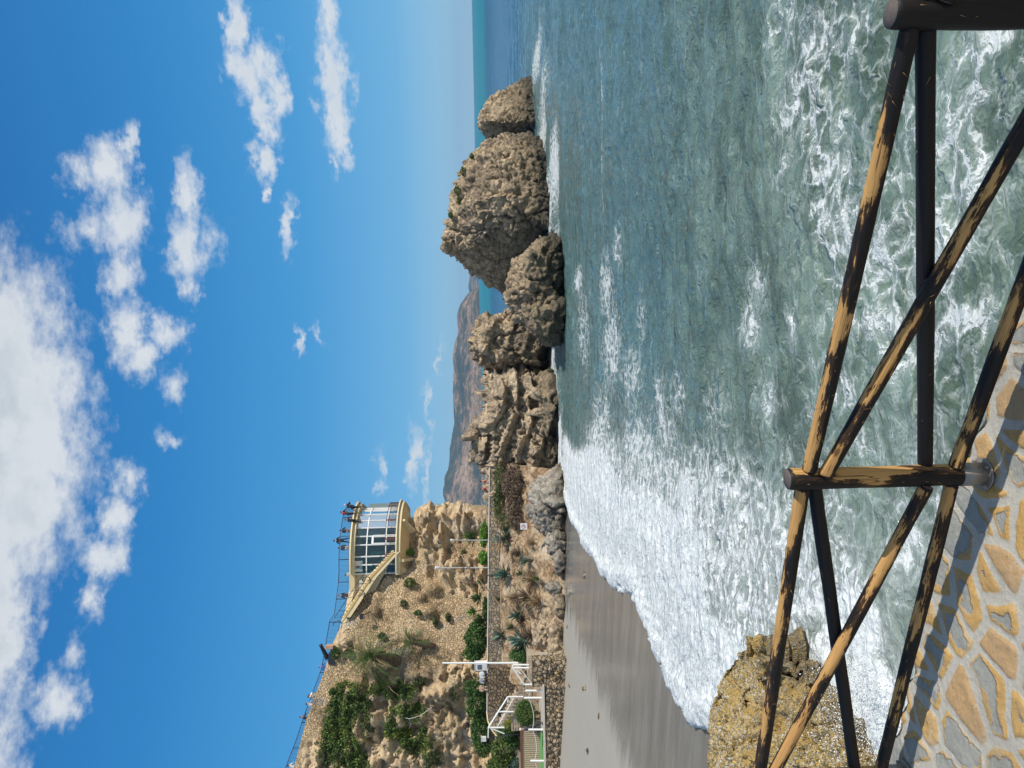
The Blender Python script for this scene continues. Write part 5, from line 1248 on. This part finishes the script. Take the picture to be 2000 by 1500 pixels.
white_rail('stair_rail', 'white railing of the upper flight of the beach stairs, rising to the left', [(992, 1022, 1361), (975, 1003, 1390), (955, 985, 1421)], [(992, 1361, 954, 1421, .07), (1005, 1361, 972, 1419, .035), (992, 1361, 992, 1372, .05), (954, 1421, 953.5, 1441, .05), (955, 1421, 985, 1433, .045)], 62.1)
M_rope = simple('rope_white', (.62, .60, .55), .8)
PS = [(1026, 1060, 1349), (1024, 1058, 1363), (1032, 1066, 1425), (1036, 1071, 1486), (1040, 1078, 1560)]
for i, (x0, x1, y) in enumerate(PS):
    lb = ['white round post next to the foot of the lower stair flight', 'white round post just right of the clipped round bush', 'white round post in front of the walking person in black', 'white round post in front of the green mat', 'white round post beyond the picture edge'][i]
    mb = MB(); D = 56.5; mb.tube([at(x1, y, D), at(x0+1.5, y, D), at(x0, y, D)], [.075, .075, .045], 10); tag(mb.build('post', M_white), lb, 'post', 'white posts along the terrace edge')
lbr = ['rope swag between the two white posts by the stairs', 'rope swag from the bush to the walking person', 'rope swag in front of the green mat', 'rope swag at the picture edge']
for (a, b_), lb in zip(zip(PS, PS[1:]), lbr):
    p = at(a[0]+8, a[2], 56.5); q_ = at(b_[0]+8, b_[2], 56.5); mb = MB(); mb.tube([p.lerp(q_, k/10)-Vector((0, 0, .28*4*(k/10)*(1-k/10)*min(1, (p-q_).length/3))) for k in range(11)], .025, 5)
    tag(mb.build('rope', M_rope), lb, 'rope', 'ropes between the white posts')
SWY = 61.5
sw_ = thing('slatted_wall', 'light wooden slatted wall with a brown cap behind the terrace', 'fence', (-28, SWY, FL))
xa, xb = at(1030, 1408, SWY).x, -42
for k in range(int((xa-xb)/.17)):
    x = xa - k*.17; mb = MB(); mb.box((x, SWY, FL+.70), (.12, .04, 1.40)); 
    if k < 95: mb.build('slat', simple('pale_slat', (.50, .38, .27), .85) if k == 0 else bpy.data.materials['pale_slat'], sw_)
mb = MB(); mb.beam((xa, SWY, FL+1.5), (xb, SWY, FL+1.5), .14, .2); mb.build('cap', simple('brown_cap', (.16, .07, .04), .8), sw_)
mb = MB(); mb.prism([(at(1040, 1430, 61).x, 61.3, FL+.01), (-40, 61.3, FL+.01), (-40, 58.2, FL+.01), (at(1040, 1434, 58).x, 58.2, FL+.01)], (0, 0, .03)); tag(mb.build('green_mat', simple('green_turf', (.10, .30, .08), .95)), 'bright green mat of artificial turf on the terrace', 'mat')
# ---------------------------------------------------------------- plants
def leafm(name, dk, lt, rough=.6):
    m, t, b = mat(name); r = t.attr('lr'); n = t.noise(t.pos(), 1.3, 4, .6)
    c = t.mix(r, dk, lt); c = t.mix(t.mapr(n, .42, .6), t.mix(.45, c, dk), c)
    t.link(c, b.inputs['Base Color']); b.inputs['Roughness'].default_value = rough; b.inputs['Specular IOR Level'].default_value = .3
    return m
L_hedge = leafm('hedge_leaf', (.025, .06, .015), (.10, .20, .04))
L_ivy = leafm('creeper_leaf', (.03, .06, .015), (.19, .27, .055))
L_lime = leafm('lime_leaf', (.07, .16, .02), (.19, .36, .05))
L_yel = leafm('yellow_leaf', (.10, .14, .02), (.34, .34, .05))
L_brown = leafm('dry_twig', (.10, .07, .05), (.27, .20, .14), .9)
L_olive = leafm('olive_leaf', (.04, .065, .02), (.15, .17, .06))
L_aloe = leafm('agave_leaf', (.05, .11, .085), (.16, .26, .20), .45)
L_palm = leafm('palm_leaf', (.035, .075, .02), (.17, .24, .07), .5)
L_straw = leafm('straw', (.22, .15, .08), (.52, .40, .24), .9)
M_trunk = simple('palm_trunk', (.11, .075, .045), .95, var=.35, scale=9.)
def leaves_at(C_, s, rs, up=.3, asp=.55):
    """one bent leaf per centre: a four-point blade"""
    n = len(C_); a = rs.normal(size=(n, 3)); a /= np.linalg.norm(a, axis=1)[:, None]
    u = np.cross(a, rs.normal(size=(n, 3))); u /= np.linalg.norm(u, axis=1)[:, None]; v = np.cross(a, u)
    sz = (s*rs.uniform(.6, 1.35, n))[:, None]
    V = np.stack([C_ - u*sz, C_ + v*sz*asp + a*sz*.15, C_ + u*sz, C_ - v*sz*asp + a*sz*.15], 1).reshape(-1, 3)
    F4 = np.arange(4*n).reshape(n, 4); lr = np.repeat(rs.uniform(0, 1, n)**1.2, 4); return V, F4, lr
_bk = np.stack(BANK, 1); _bx, _by = project(_bk)
SURF = {'bank': (_bk, _bx, _by), 'cliff': (CLIFF[0], CLIFF[2], CLIFF[3])}
def depth_at(which, x, y):
    P_, ix_, iy_ = SURF[which]; d2 = (ix_-x)**2 + (iy_-y)**2; k = np.argsort(d2)[:12]; return float(P_[k, 1].min())
def bush(name, label, cat, ell, n, s, matl, group=None, seed=0, trunk=None, kind=None, hollow=.55, on_=None):
    rs = np.random.default_rng(seed+77); Cs = []
    tot = sum(e[3]*e[4]*e[5] for e in ell)
    for (x, y, D, rx, ry, rz) in ell:                              # rx: half height (px), ry: half width (px), rz: half depth (m)
        if on_ is not None: D = depth_at(on_, x, y) - rz*.35
        k = int(n*rx*ry*rz/tot); d_ = rs.normal(size=(k, 3)); d_ /= np.linalg.norm(d_, axis=1)[:, None]; d_ *= (rs.uniform(hollow**3, 1, k)**(1/3))[:, None]
        c = at(x, y, D); px_m = D/F_PX
        P_ = np.array(c) + d_*[ry*px_m, rz, rx*px_m]
        lum = fbm(P_*1.4+seed, 3, .6); P_ += d_*(lum*.28*min(ry, rx)*px_m)[:, None]
        P_ = P_[fbm(P_*2.2+seed+9, 2) > -.55]; Cs.append(P_)
    C_ = np.concatenate(Cs); V, F4, lr = leaves_at(C_, s, rs)
    root = None
    if trunk: 
        root = thing(name, label, cat, tuple(at(*trunk[1])), group); o = mesh('foliage', V, F4, matl, root, attrs={'lr': lr})
        mb = MB(); a, b_ = at(*trunk[0]), at(*trunk[1]); mb.tube([b_, a], [trunk[2], trunk[2]*.6], 7)
        for k in range(5): q_ = b_.lerp(a, .4+.12*k); mb.tube([q_, q_+Vector((math.cos(k*2.3)*.5, math.sin(k*2.3)*.4, .45))], [trunk[2]*.5, trunk[2]*.15], 5)
        mb.build('stem', M_trunk, root); return root
    o = mesh(name, V, F4, matl, attrs={'lr': lr}); tag(o, label, cat, group, kind); return o
bush('hedge', 'dense dark green hedge on the promenade right of the flagpole', 'hedge', [(930, 1250, 71, 22, 38, 1.3), (938, 1222, 71, 14, 16, 1.), (926, 1275, 71, 22, 16, 1.2)], 6500, .10, L_hedge, seed=1)
bush('hedge', 'long tall green hedge behind the sitting people, running left', 'hedge', [(928, 1340, 70.5, 23, 14, 1.1), (932, 1375, 70.3, 22, 30, 1.2), (938, 1425, 70., 20, 38, 1.2), (944, 1460, 69.5, 14, 18, 1.)], 8500, .10, L_hedge, seed=2)
bush('hedge', 'bright lime green clipped strip behind the promenade wall, nearest the sea', 'hedge', [(945, 1045, 72.5, 9, 26, .7)], 2200, .08, L_lime, 'lime green strips behind the wall', seed=3)
bush('hedge', 'bright lime green clipped strip behind the promenade wall, beside the tall street lamp', 'hedge', [(944, 1090, 71.5, 9, 15, .7)], 1500, .08, L_lime, 'lime green strips behind the wall', seed=4)
bush('hedge', 'low dull green strip on the promenade between the lamp and the dark hedge', 'hedge', [(948, 1190, 70.5, 5, 25, .5)], 1200, .08, L_hedge, seed=5)
bush('bush', 'clipped round green bush on the terrace', 'bush', [(1027, 1393, 60.5, 18, 24, .95)], 4200, .065, leafm('box_leaf', (.035, .08, .015), (.12, .20, .04)), seed=6, trunk=((1040, 1393, 60.5), (1060, 1393, 60.5), .08), hollow=.75)
bush('bush', 'large yellow-green bush above the slatted wall', 'bush', [(985, 1465, 65.5, 26, 26, 1.3), (978, 1500, 65.5, 28, 24, 1.3), (995, 1440, 65.5, 16, 14, 1.)], 7000, .09, L_ivy, seed=7)
bush('bush', 'dark green loose bush beside the leaning lamp pole', 'bush', [(990, 1428, 64.8, 20, 14, .9), (1003, 1450, 64.8, 12, 18, .8)], 2600, .08, L_hedge, seed=8)
bush('bush', 'small blue-green shrub low at the picture edge', 'bush', [(1005, 1492, 64.7, 10, 14, .5)], 900, .07, L_aloe, seed=9)
bush('bush', 'spreading green bush under the biggest agave beside the flagpole', 'bush', [(1022, 1279, 63.5, 28, 13, .9)], 3500, .07, leafm('spurge_leaf', (.03, .08, .02), (.11, .22, .06)), seed=10)
bush('bush', 'small yellow bush inside the stair bend', 'bush', [(993, 1415, 63.3, 10, 8, .5), (1000, 1404, 63.3, 7, 7, .4)], 900, .06, L_yel, seed=11)
bush('heath_shrub', 'green upper heath mound on the flat headland slope', 'shrub', [(978, 940, 70.5, 14, 34, 1.2), (975, 985, 70.3, 12, 30, 1.1), (985, 1020, 69.5, 14, 18, .9)], 6500, .07, L_olive, seed=12, on_='bank')
bush('heath_shrub', 'dry brown twiggy mound below the green heath', 'shrub', [(1003, 945, 69.3, 24, 38, 1.1), (1008, 985, 68.8, 22, 30, 1.), (1010, 1015, 68.2, 18, 20, .8)], 11000, .075, L_brown, seed=13, on_='bank')
for i, (x, y, D, rx, ry, mt_, lb) in enumerate([(735, 1092, 78.9, 0, 0, L_hedge, ''), (768, 1092, 77.8, 7, 9, L_hedge, 'dark green plant under the right end of the cliff staircase'), (800, 1078, 79., 8, 6, L_lime, 'small bright green tuft on the cliff under the lookout support'),
      (800, 1138, 76.5, 12, 10, L_ivy, 'green shrub on the cliff face in the middle of the rubble facing'), (788, 1178, 76., 7, 6, L_olive, 'olive tuft on the cliff left of the middle shrub'), (817, 1197, 75.2, 9, 5, L_hedge, 'dark narrow shrub growing in a cliff cleft'),
      (745, 1242, 74.5, 8, 6, L_olive, 'small bush on the cliff right of the large palm'), (655, 1275, 75.2, 9, 13, L_hedge, 'dark shrub at the cliff top below the cannon'), (680, 1275, 74.5, 8, 8, L_olive, 'olive shrub at the cliff top behind the large palm'), (850, 1215, 74, 5, 10, L_olive, 'olive tuft low on the cliff'),
      (905, 1080, 78, 4, 5, L_olive, 'little olive tuft low on the cliff near the short lamp'), (875, 1205, 73.2, 5, 9, L_olive, 'olive tuft low on the cliff above the dark hedge'), (648, 1350, 72.5, 5, 5, L_hedge, 'single dark tuft high on the cliff left of the cannon'), (668, 1480, 65.8, 8, 14, L_olive, 'olive shrub high on the cliff at the picture edge'),
      (795, 1300, 71.6, 0, 0, L_olive, '')]):
    if rx: bush('cliff_shrub', lb, 'shrub', [(x, y, D, rx, ry, .5)], 500, .085, mt_, 'shrubs rooted in the cliff', seed=20+i, on_='cliff')
# creeper spread over the left of the cliff: leaves stand where the rock is
CV, CN, cx_, cy_ = CLIFF
def creeper(name, label, spots, n, matl, seed):
    w_ = np.zeros(len(CV))
    for (x, y, rx, ry, a) in spots: w_ = np.maximum(w_, a*(1.25-np.hypot((cx_-x)/rx, (cy_-y)/ry)))
    w_ = np.where(w_ > .02, np.clip(w_ + .55*fbm(CV*.9+seed, 4, .6), 0, 1), 0); w_ = np.where(w_ > .22, w_, 0)
    rs = np.random.default_rng(seed); pick = rs.choice(len(CV), n, p=w_/w_.sum())
    bulge = .25 + .55*np.clip(fbm(CV[pick]*1.3+seed, 3)+.4, 0, 1)
    C_ = CV[pick] + CN[pick]*(rs.uniform(.3, 1, n)*bulge)[:, None] + rs.normal(size=(n, 3))*.10
    V, F4, lr = leaves_at(C_, .095, rs); o = mesh(name, V, F4, matl, attrs={'lr': lr}); tag(o, label, 'creeper', 'creeper on the cliff', 'stuff')
creeper('creeper', 'dark green creeper over the upper left of the cliff', [(672, 1390, 34, 40, 1), (660, 1440, 36, 40, 1), (700, 1360, 26, 24, .9), (690, 1480, 34, 40, 1), (650, 1415, 24, 40, .9), (668, 1345, 14, 16, .8)], 15000, L_ivy, 3)
creeper('creeper', 'yellow-green creeper among the rocks on the lower left of the cliff', [(785, 1350, 30, 18, 1), (800, 1385, 30, 20, .9), (770, 1420, 14, 30, .9), (800, 1450, 26, 22, .8), (830, 1440, 16, 24, .6), (735, 1345, 20, 12, .7)], 8500, L_ivy, 5)
creeper('creeper', 'yellow flowering patches in the creeper', [(675, 1420, 12, 22, .8), (785, 1430, 24, 10, .8), (830, 1450, 14, 14, .7), (700, 1340, 6, 6, .6)], 1500, L_yel, 8)
creeper('creeper', 'dry olive scrub thin over the cliff', [(720, 1395, 14, 40, .7), (845, 1470, 20, 30, .7), (640, 1490, 12, 30, .6), (890, 1350, 6, 20, .5), (820, 1330, 12, 10, .6)], 3500, L_olive, 9)
def blades(n, L, w_, seg, dirs, droop, rs, base, spread=0.0, curl=0.0):
    """tapering folded blades from one base"""
    V = []; F4 = []; lr = []
    for i in range(n):
        d_ = Vector(dirs[i]).normalized(); side = d_.cross(Vector((0, 0, 1)));
        if side.length < .1: side = Vector((1, 0, 0))
        side.normalize(); l_ = L*rs.uniform(.75, 1.1); p = Vector(base) + d_*spread; q_ = rs.uniform(0, 1); j0 = len(V); d2 = d_.copy()
        for k in range(seg+1):
            f = k/seg; ww = w_*(math.sin(math.pi*min(1, .18+.82*f))**.8)*(1 if k < seg else .05); nn_ = side.cross(d2)
            V += [p - side*ww, p - nn_*ww*.5, p + side*ww]; lr += [q_*.8+.2*f, q_*.5, q_*.8+.2*f]
            p = p + d2*(l_/seg); d2 = (d2 + Vector((0, 0, -droop/seg)) ).normalized()
        for k in range(seg):
            a = j0+3*k; F4 += [(a, a+1, a+4, a+3), (a+1, a+2, a+5, a+4)]
    return V, F4, lr
def agave(label, x, y, D, r_px, matl=L_aloe, seed=0, n=46):
    rs = random.Random(seed); D = depth_at('bank', x+4, y) - .2; r = r_px*D/F_PX; base = at(x, y, D) - Vector((0, 0, r*.15)); dirs = []
    for i in range(n):
        el_ = R(rs.uniform(-15, 80)); az_ = i*2.399; dirs.append((math.cos(el_)*math.cos(az_), math.cos(el_)*math.sin(az_), math.sin(el_)))
    V, F4, lr = blades(n, r*1.05, r*.062, 5, dirs, .35, rs, base)
    root = thing('agave', label, 'agave', tuple(base - Vector((0, 0, r*.2))), 'agaves on the bank'); mesh('leaves', V, F4, matl, root, attrs={'lr': lr})
    bz = bank_z(base.x, base.y); mb = MB(); mb.tube([Vector((base.x, base.y, min(bz, base.z-.2)-.1)), base+Vector((0, 0, .1))], [r*.16, r*.12], 8); mb.build('stem', M_trunk, root)
    return root
agave('blue-green agave nearest the heath mound, under the short lamp', 984, 1050, 66.8, 27, seed=1)
agave('blue-green agave directly below the tall street lamp', 984, 1121, 66.2, 29, seed=2)
agave('small agave low on the bank between the two upper agaves', 1028, 1095, 63.6, 19, seed=3, n=34)
agave('agave leaning over brown dead leaves, right of the biggest one', 1010, 1203, 64., 24, seed=4)
agave('biggest agave, low on the bank right of the flagpole', 1018, 1250, 63., 36, seed=5, n=60)
agave('agave against the wall above the biggest one', 977, 1242, 65.5, 23, seed=6)
def tuft(name, label, cat, x, y, D, r_px, matl, n, seed, droop=.5, w_=.02, group=None, lo=5, hi=85):
    rs = random.Random(seed)
    if group == 'dry tufts on the bank': D = depth_at('bank', x+4, y) - .15
    r = r_px*D/F_PX; base = at(x, y, D) - Vector((0, 0, r*.2))
    dirs = [(math.cos(R(e))*math.cos(a), math.cos(R(e))*math.sin(a), math.sin(R(e))) for e, a in ((rs.uniform(lo, hi), rs.uniform(0, 6.28)) for _ in range(n))]
    V, F4, lr = blades(n, r*1.2, r*w_*1.6, 4, dirs, droop, rs, base, r*.1); o = mesh(name, V, F4, matl, attrs={'lr': lr}); tag(o, label, cat, group); return o
for i, (x, y, D, r, mt_, lb) in enumerate([(1030, 1165, 63., 30, L_brown, 'brown dead agave leaves in a heap between the lower agaves'), (1050, 1175, 61.5, 26, L_straw, 'pale straw tuft above the sand between boulders'), (1040, 1130, 63.2, 24, L_straw, 'straw tuft left of the small agave'),
      (1005, 1165, 65, 20, L_straw, 'straw tuft by the wall under the leaning dead stalk'), (1012, 1080, 65., 20, L_brown, 'brown dry tuft beside the upper agaves'), (1040, 1060, 64., 16, L_straw, 'straw tuft by the warning sign'), (1000, 1225, 64.6, 14, L_olive, 'green grass tuft between the lower agaves'),
      (1018, 1120, 64.5, 14, L_ivy, 'low green plant below the tall lamp agave'), (1050, 1130, 62.6, 12, L_ivy, 'low green plant near the rounded boulder'), (1035, 1240, 62.4, 22, L_brown, 'brown dead leaves under the biggest agave'), (975, 1170, 67, 12, L_olive, 'green tuft against the wall under the dead stalk')]):
    tuft('dry_tuft', lb, 'tuft', x, y, D, r, mt_, 90, 60+i, group='dry tufts on the bank')
for i, (x, y, D, r, mt_, lb) in enumerate([(925, 1048, 75, 22, L_palm, 'green fan palm at the foot of the rock behind the lime strip'), (942, 1136, 70.6, 11, L_palm, 'small dark palm shoot behind the wall left of the tall lamp'), (935, 1168, 70.8, 16, L_palm, 'dark palm bush behind the promenade wall'), (924, 1195, 71, 14, L_lime, 'pale bright yucca head on a leaning stem'), (938, 1206, 70.4, 12, L_palm, 'dark yucca beside the dark hedge')]):
    tuft('palm_shrub', lb, 'palm shrub', x, y, D, r, mt_, 70, 80+i, droop=.4, w_=.05, group='low palms on the promenade', lo=-10)
mb = MB(); mb.tube([at(945, 1190, 70.9), at(926, 1195, 71)], .05, 6); tag(mb.build('yucca_stem', M_trunk), 'thin leaning stem of the pale yucca', 'stem')
for (pts, lb) in (([at(975, 1098, 66.2), at(977, 1050, 66.), at(978, 1020, 66.2)], 'dead agave stalk lying level across the upper agaves'), ([at(1000, 1200, 64.5), at(975, 1180, 65), at(930, 1125, 66), at(894, 1088, 66.5)], 'tall leaning dead agave stalk crossing the wall')):
    root = thing('dead_stalk', lb, 'dead stalk', tuple(pts[0]), 'dead agave stalks'); mb = MB(); mb.tube(pts, [.07, .06, .045, .03][:len(pts)], 6); mb.build('stalk', simple('stalk_brown', (.24, .17, .11), .9), root)
    mb = MB(); e = pts[-1]; dd = (pts[-1]-pts[-2]).normalized(); mb.tube([e-dd*2.1, e+dd*.05], .045, 6)
    for k in range(10): q_ = e - dd*.22*k; s_ = Vector((math.cos(k*2.4), math.sin(k*2.4)*.6, .5))*(.18+.03*k); mb.tube([q_, q_+s_], [.025, .03], 5); mb.tube([q_+s_*.9, q_+s_*1.15], [.05, .07], 6)
    mb.build('seed_branches', simple('seed_brown', (.16, .11, .07), .95), root)
def palm(label, x, y, D, tx, ty, TD, r_px, seed, n=26, tr=.45):
    rs = random.Random(seed); c = at(x, y, D); b_ = at(tx, ty, TD); r = r_px*D/F_PX; root = thing('palm_tree', label, 'palm tree', tuple(b_), 'palms growing out of the cliff')
    mb = MB(); pts = [b_.lerp(c, k/8) + Vector((0, -.15*math.sin(k*.39), 0)) for k in range(9)]; mb.tube(pts, [tr*(1.15 - .02*k + .1*(k % 2)) for k in range(9)], 12); 
    for k in range(150):
        f = rs.random(); a = rs.uniform(0, 6.28); ax = (c-b_).normalized(); u_ = ax.orthogonal().normalized(); v_ = ax.cross(u_); dr = u_*math.cos(a)+v_*math.sin(a); p = b_.lerp(c, f)+dr*tr*.98; mb.tube([p, p+dr*.09+ax*.10], [.055, .02], 4)
    mb.build('trunk', M_trunk, root)
    for i in range(n):
        el_ = R(rs.uniform(-45, 80)); az_ = i*2.399+rs.uniform(-.2, .2); d_ = Vector((math.cos(el_)*math.cos(az_), math.cos(el_)*math.sin(az_)*.8-.15, math.sin(el_))).normalized()
        L = r*rs.uniform(.8, 1.15); p = c + d_*tr*.4; d2 = d_.copy(); sg = 12; V = []; F4 = []; lr = []; tone = rs.random()*(.45 if el_ < 0 else 1)
        side = d_.cross(Vector((0, 0, 1))); side.normalize(); spine = []
        for k in range(sg+1):
            spine.append(p.copy()); p = p + d2*(L/sg); d2 = (d2 + Vector((0, 0, -1.3/sg))).normalized()
        mbf = MB(); mbf.tube(spine, [.028*(1-k/(sg+2)) for k in range(sg+1)], 4); V = [Vector(v) for v in mbf.V]; F4 = list(mbf.F); lr = [.9]*len(V)
        for k in range(1, sg*3):
            f = k/(sg*3); i0 = min(sg-1, int(f*sg)); q_ = spine[i0].lerp(spine[i0+1], f*sg-i0); td = (spine[i0+1]-spine[i0]).normalized(); ll = L*.24*math.sin(math.pi*(.12+.85*f))
            for s_ in (-1, 1):
                e_2 = q_ + (side*s_*.8 + td*.75 + Vector((0, 0, -.25))).normalized()*ll; wd = td*.016; j = len(V); V += [q_-wd, q_+wd, e_2]; F4.append((j, j+1, j+2)); lr += [tone, tone, min(1, tone+.2)]
        mesh('frond', V, F4, L_palm if (el_ > R(-12) or i % 3) else L_straw, root, attrs={'lr': lr})
palm('large palm with a thick dark trunk leaning out of the cliff under the cannon', 731, 1280, depth_at('cliff', 740, 1280)-1.3, 776, 1291, depth_at('cliff', 776, 1291)-.1, 60, 3, 62, .50)
palm('smaller palm with a pale withered trunk, right of and below the large palm', 806, 1253, depth_at('cliff', 806, 1253)-.9, 848, 1262, depth_at('cliff', 848, 1262)-.1, 46, 5, 20, .24)
palm('small ragged palm among creeper left of the large palm', 757, 1335, depth_at('cliff', 757, 1335)-.8, 775, 1340, depth_at('cliff', 775, 1340)-.1, 36, 8, 18, .16)
bd_ = depth_at('cliff', 840, 1385) - 1.0 - 66
mb = MB(); mb.tube([at(790, 1402, bd_+66.5), at(800, 1404, bd_+66.2), at(820, 1398, bd_+66), at(838, 1386, bd_+66), at(842, 1381, bd_+66), at(846, 1384, bd_+66.2), at(852, 1388, bd_+66.4)], .028, 5); mb.tube([at(800, 1404, bd_+66.2), at(802, 1415, bd_+66.4), at(800, 1422, bd_+66.6)], .02, 5)
tag(mb.build('bare_branch', simple('bleached_wood', (.45, .42, .38), .9)), 'bleached bare branch hanging on the lower left cliff', 'branch')
# green tufts on top of the largest sea rock
for i, (x, y, r) in enumerate([(905, 335, 8), (893, 372, 8), (897, 392, 6), (880, 420, 5), (922, 305, 5)]):
    bush('rock_tuft', ['green tuft on the right shoulder of the largest sea rock', 'big green tuft at the crest of the largest sea rock', 'green tuft just left of the crest tuft', 'leftmost green tuft on the largest sea rock', 'lowest right green tuft on the largest sea rock'][i], 'tuft', [(x, y, 79.4, r*.8, r*1.1, .45)], 300, .08, L_ivy, 'tufts on the largest sea rock', seed=90+i)
# ---------------------------------------------------------------- air between here and the far hills
mb = MB(); mb.box((0, 6500, 145), (33000, 14600, 310))
hm = bpy.data.materials.new('haze'); hm.use_nodes = True; t = NT(hm.node_tree)
t.n.remove(t.n['Principled BSDF'])
pv = t.n.new('ShaderNodeVolumePrincipled'); pv.inputs['Color'].default_value = (.44, .72, 1.0, 1); pv.inputs['Density'].default_value = 7e-5; pv.inputs['Anisotropy'].default_value = .2
t.link(pv.outputs[0], t.n['Material Output'].inputs['Volume'])
hz = mb.build('haze', hm); hz['kind'] = 'stuff'
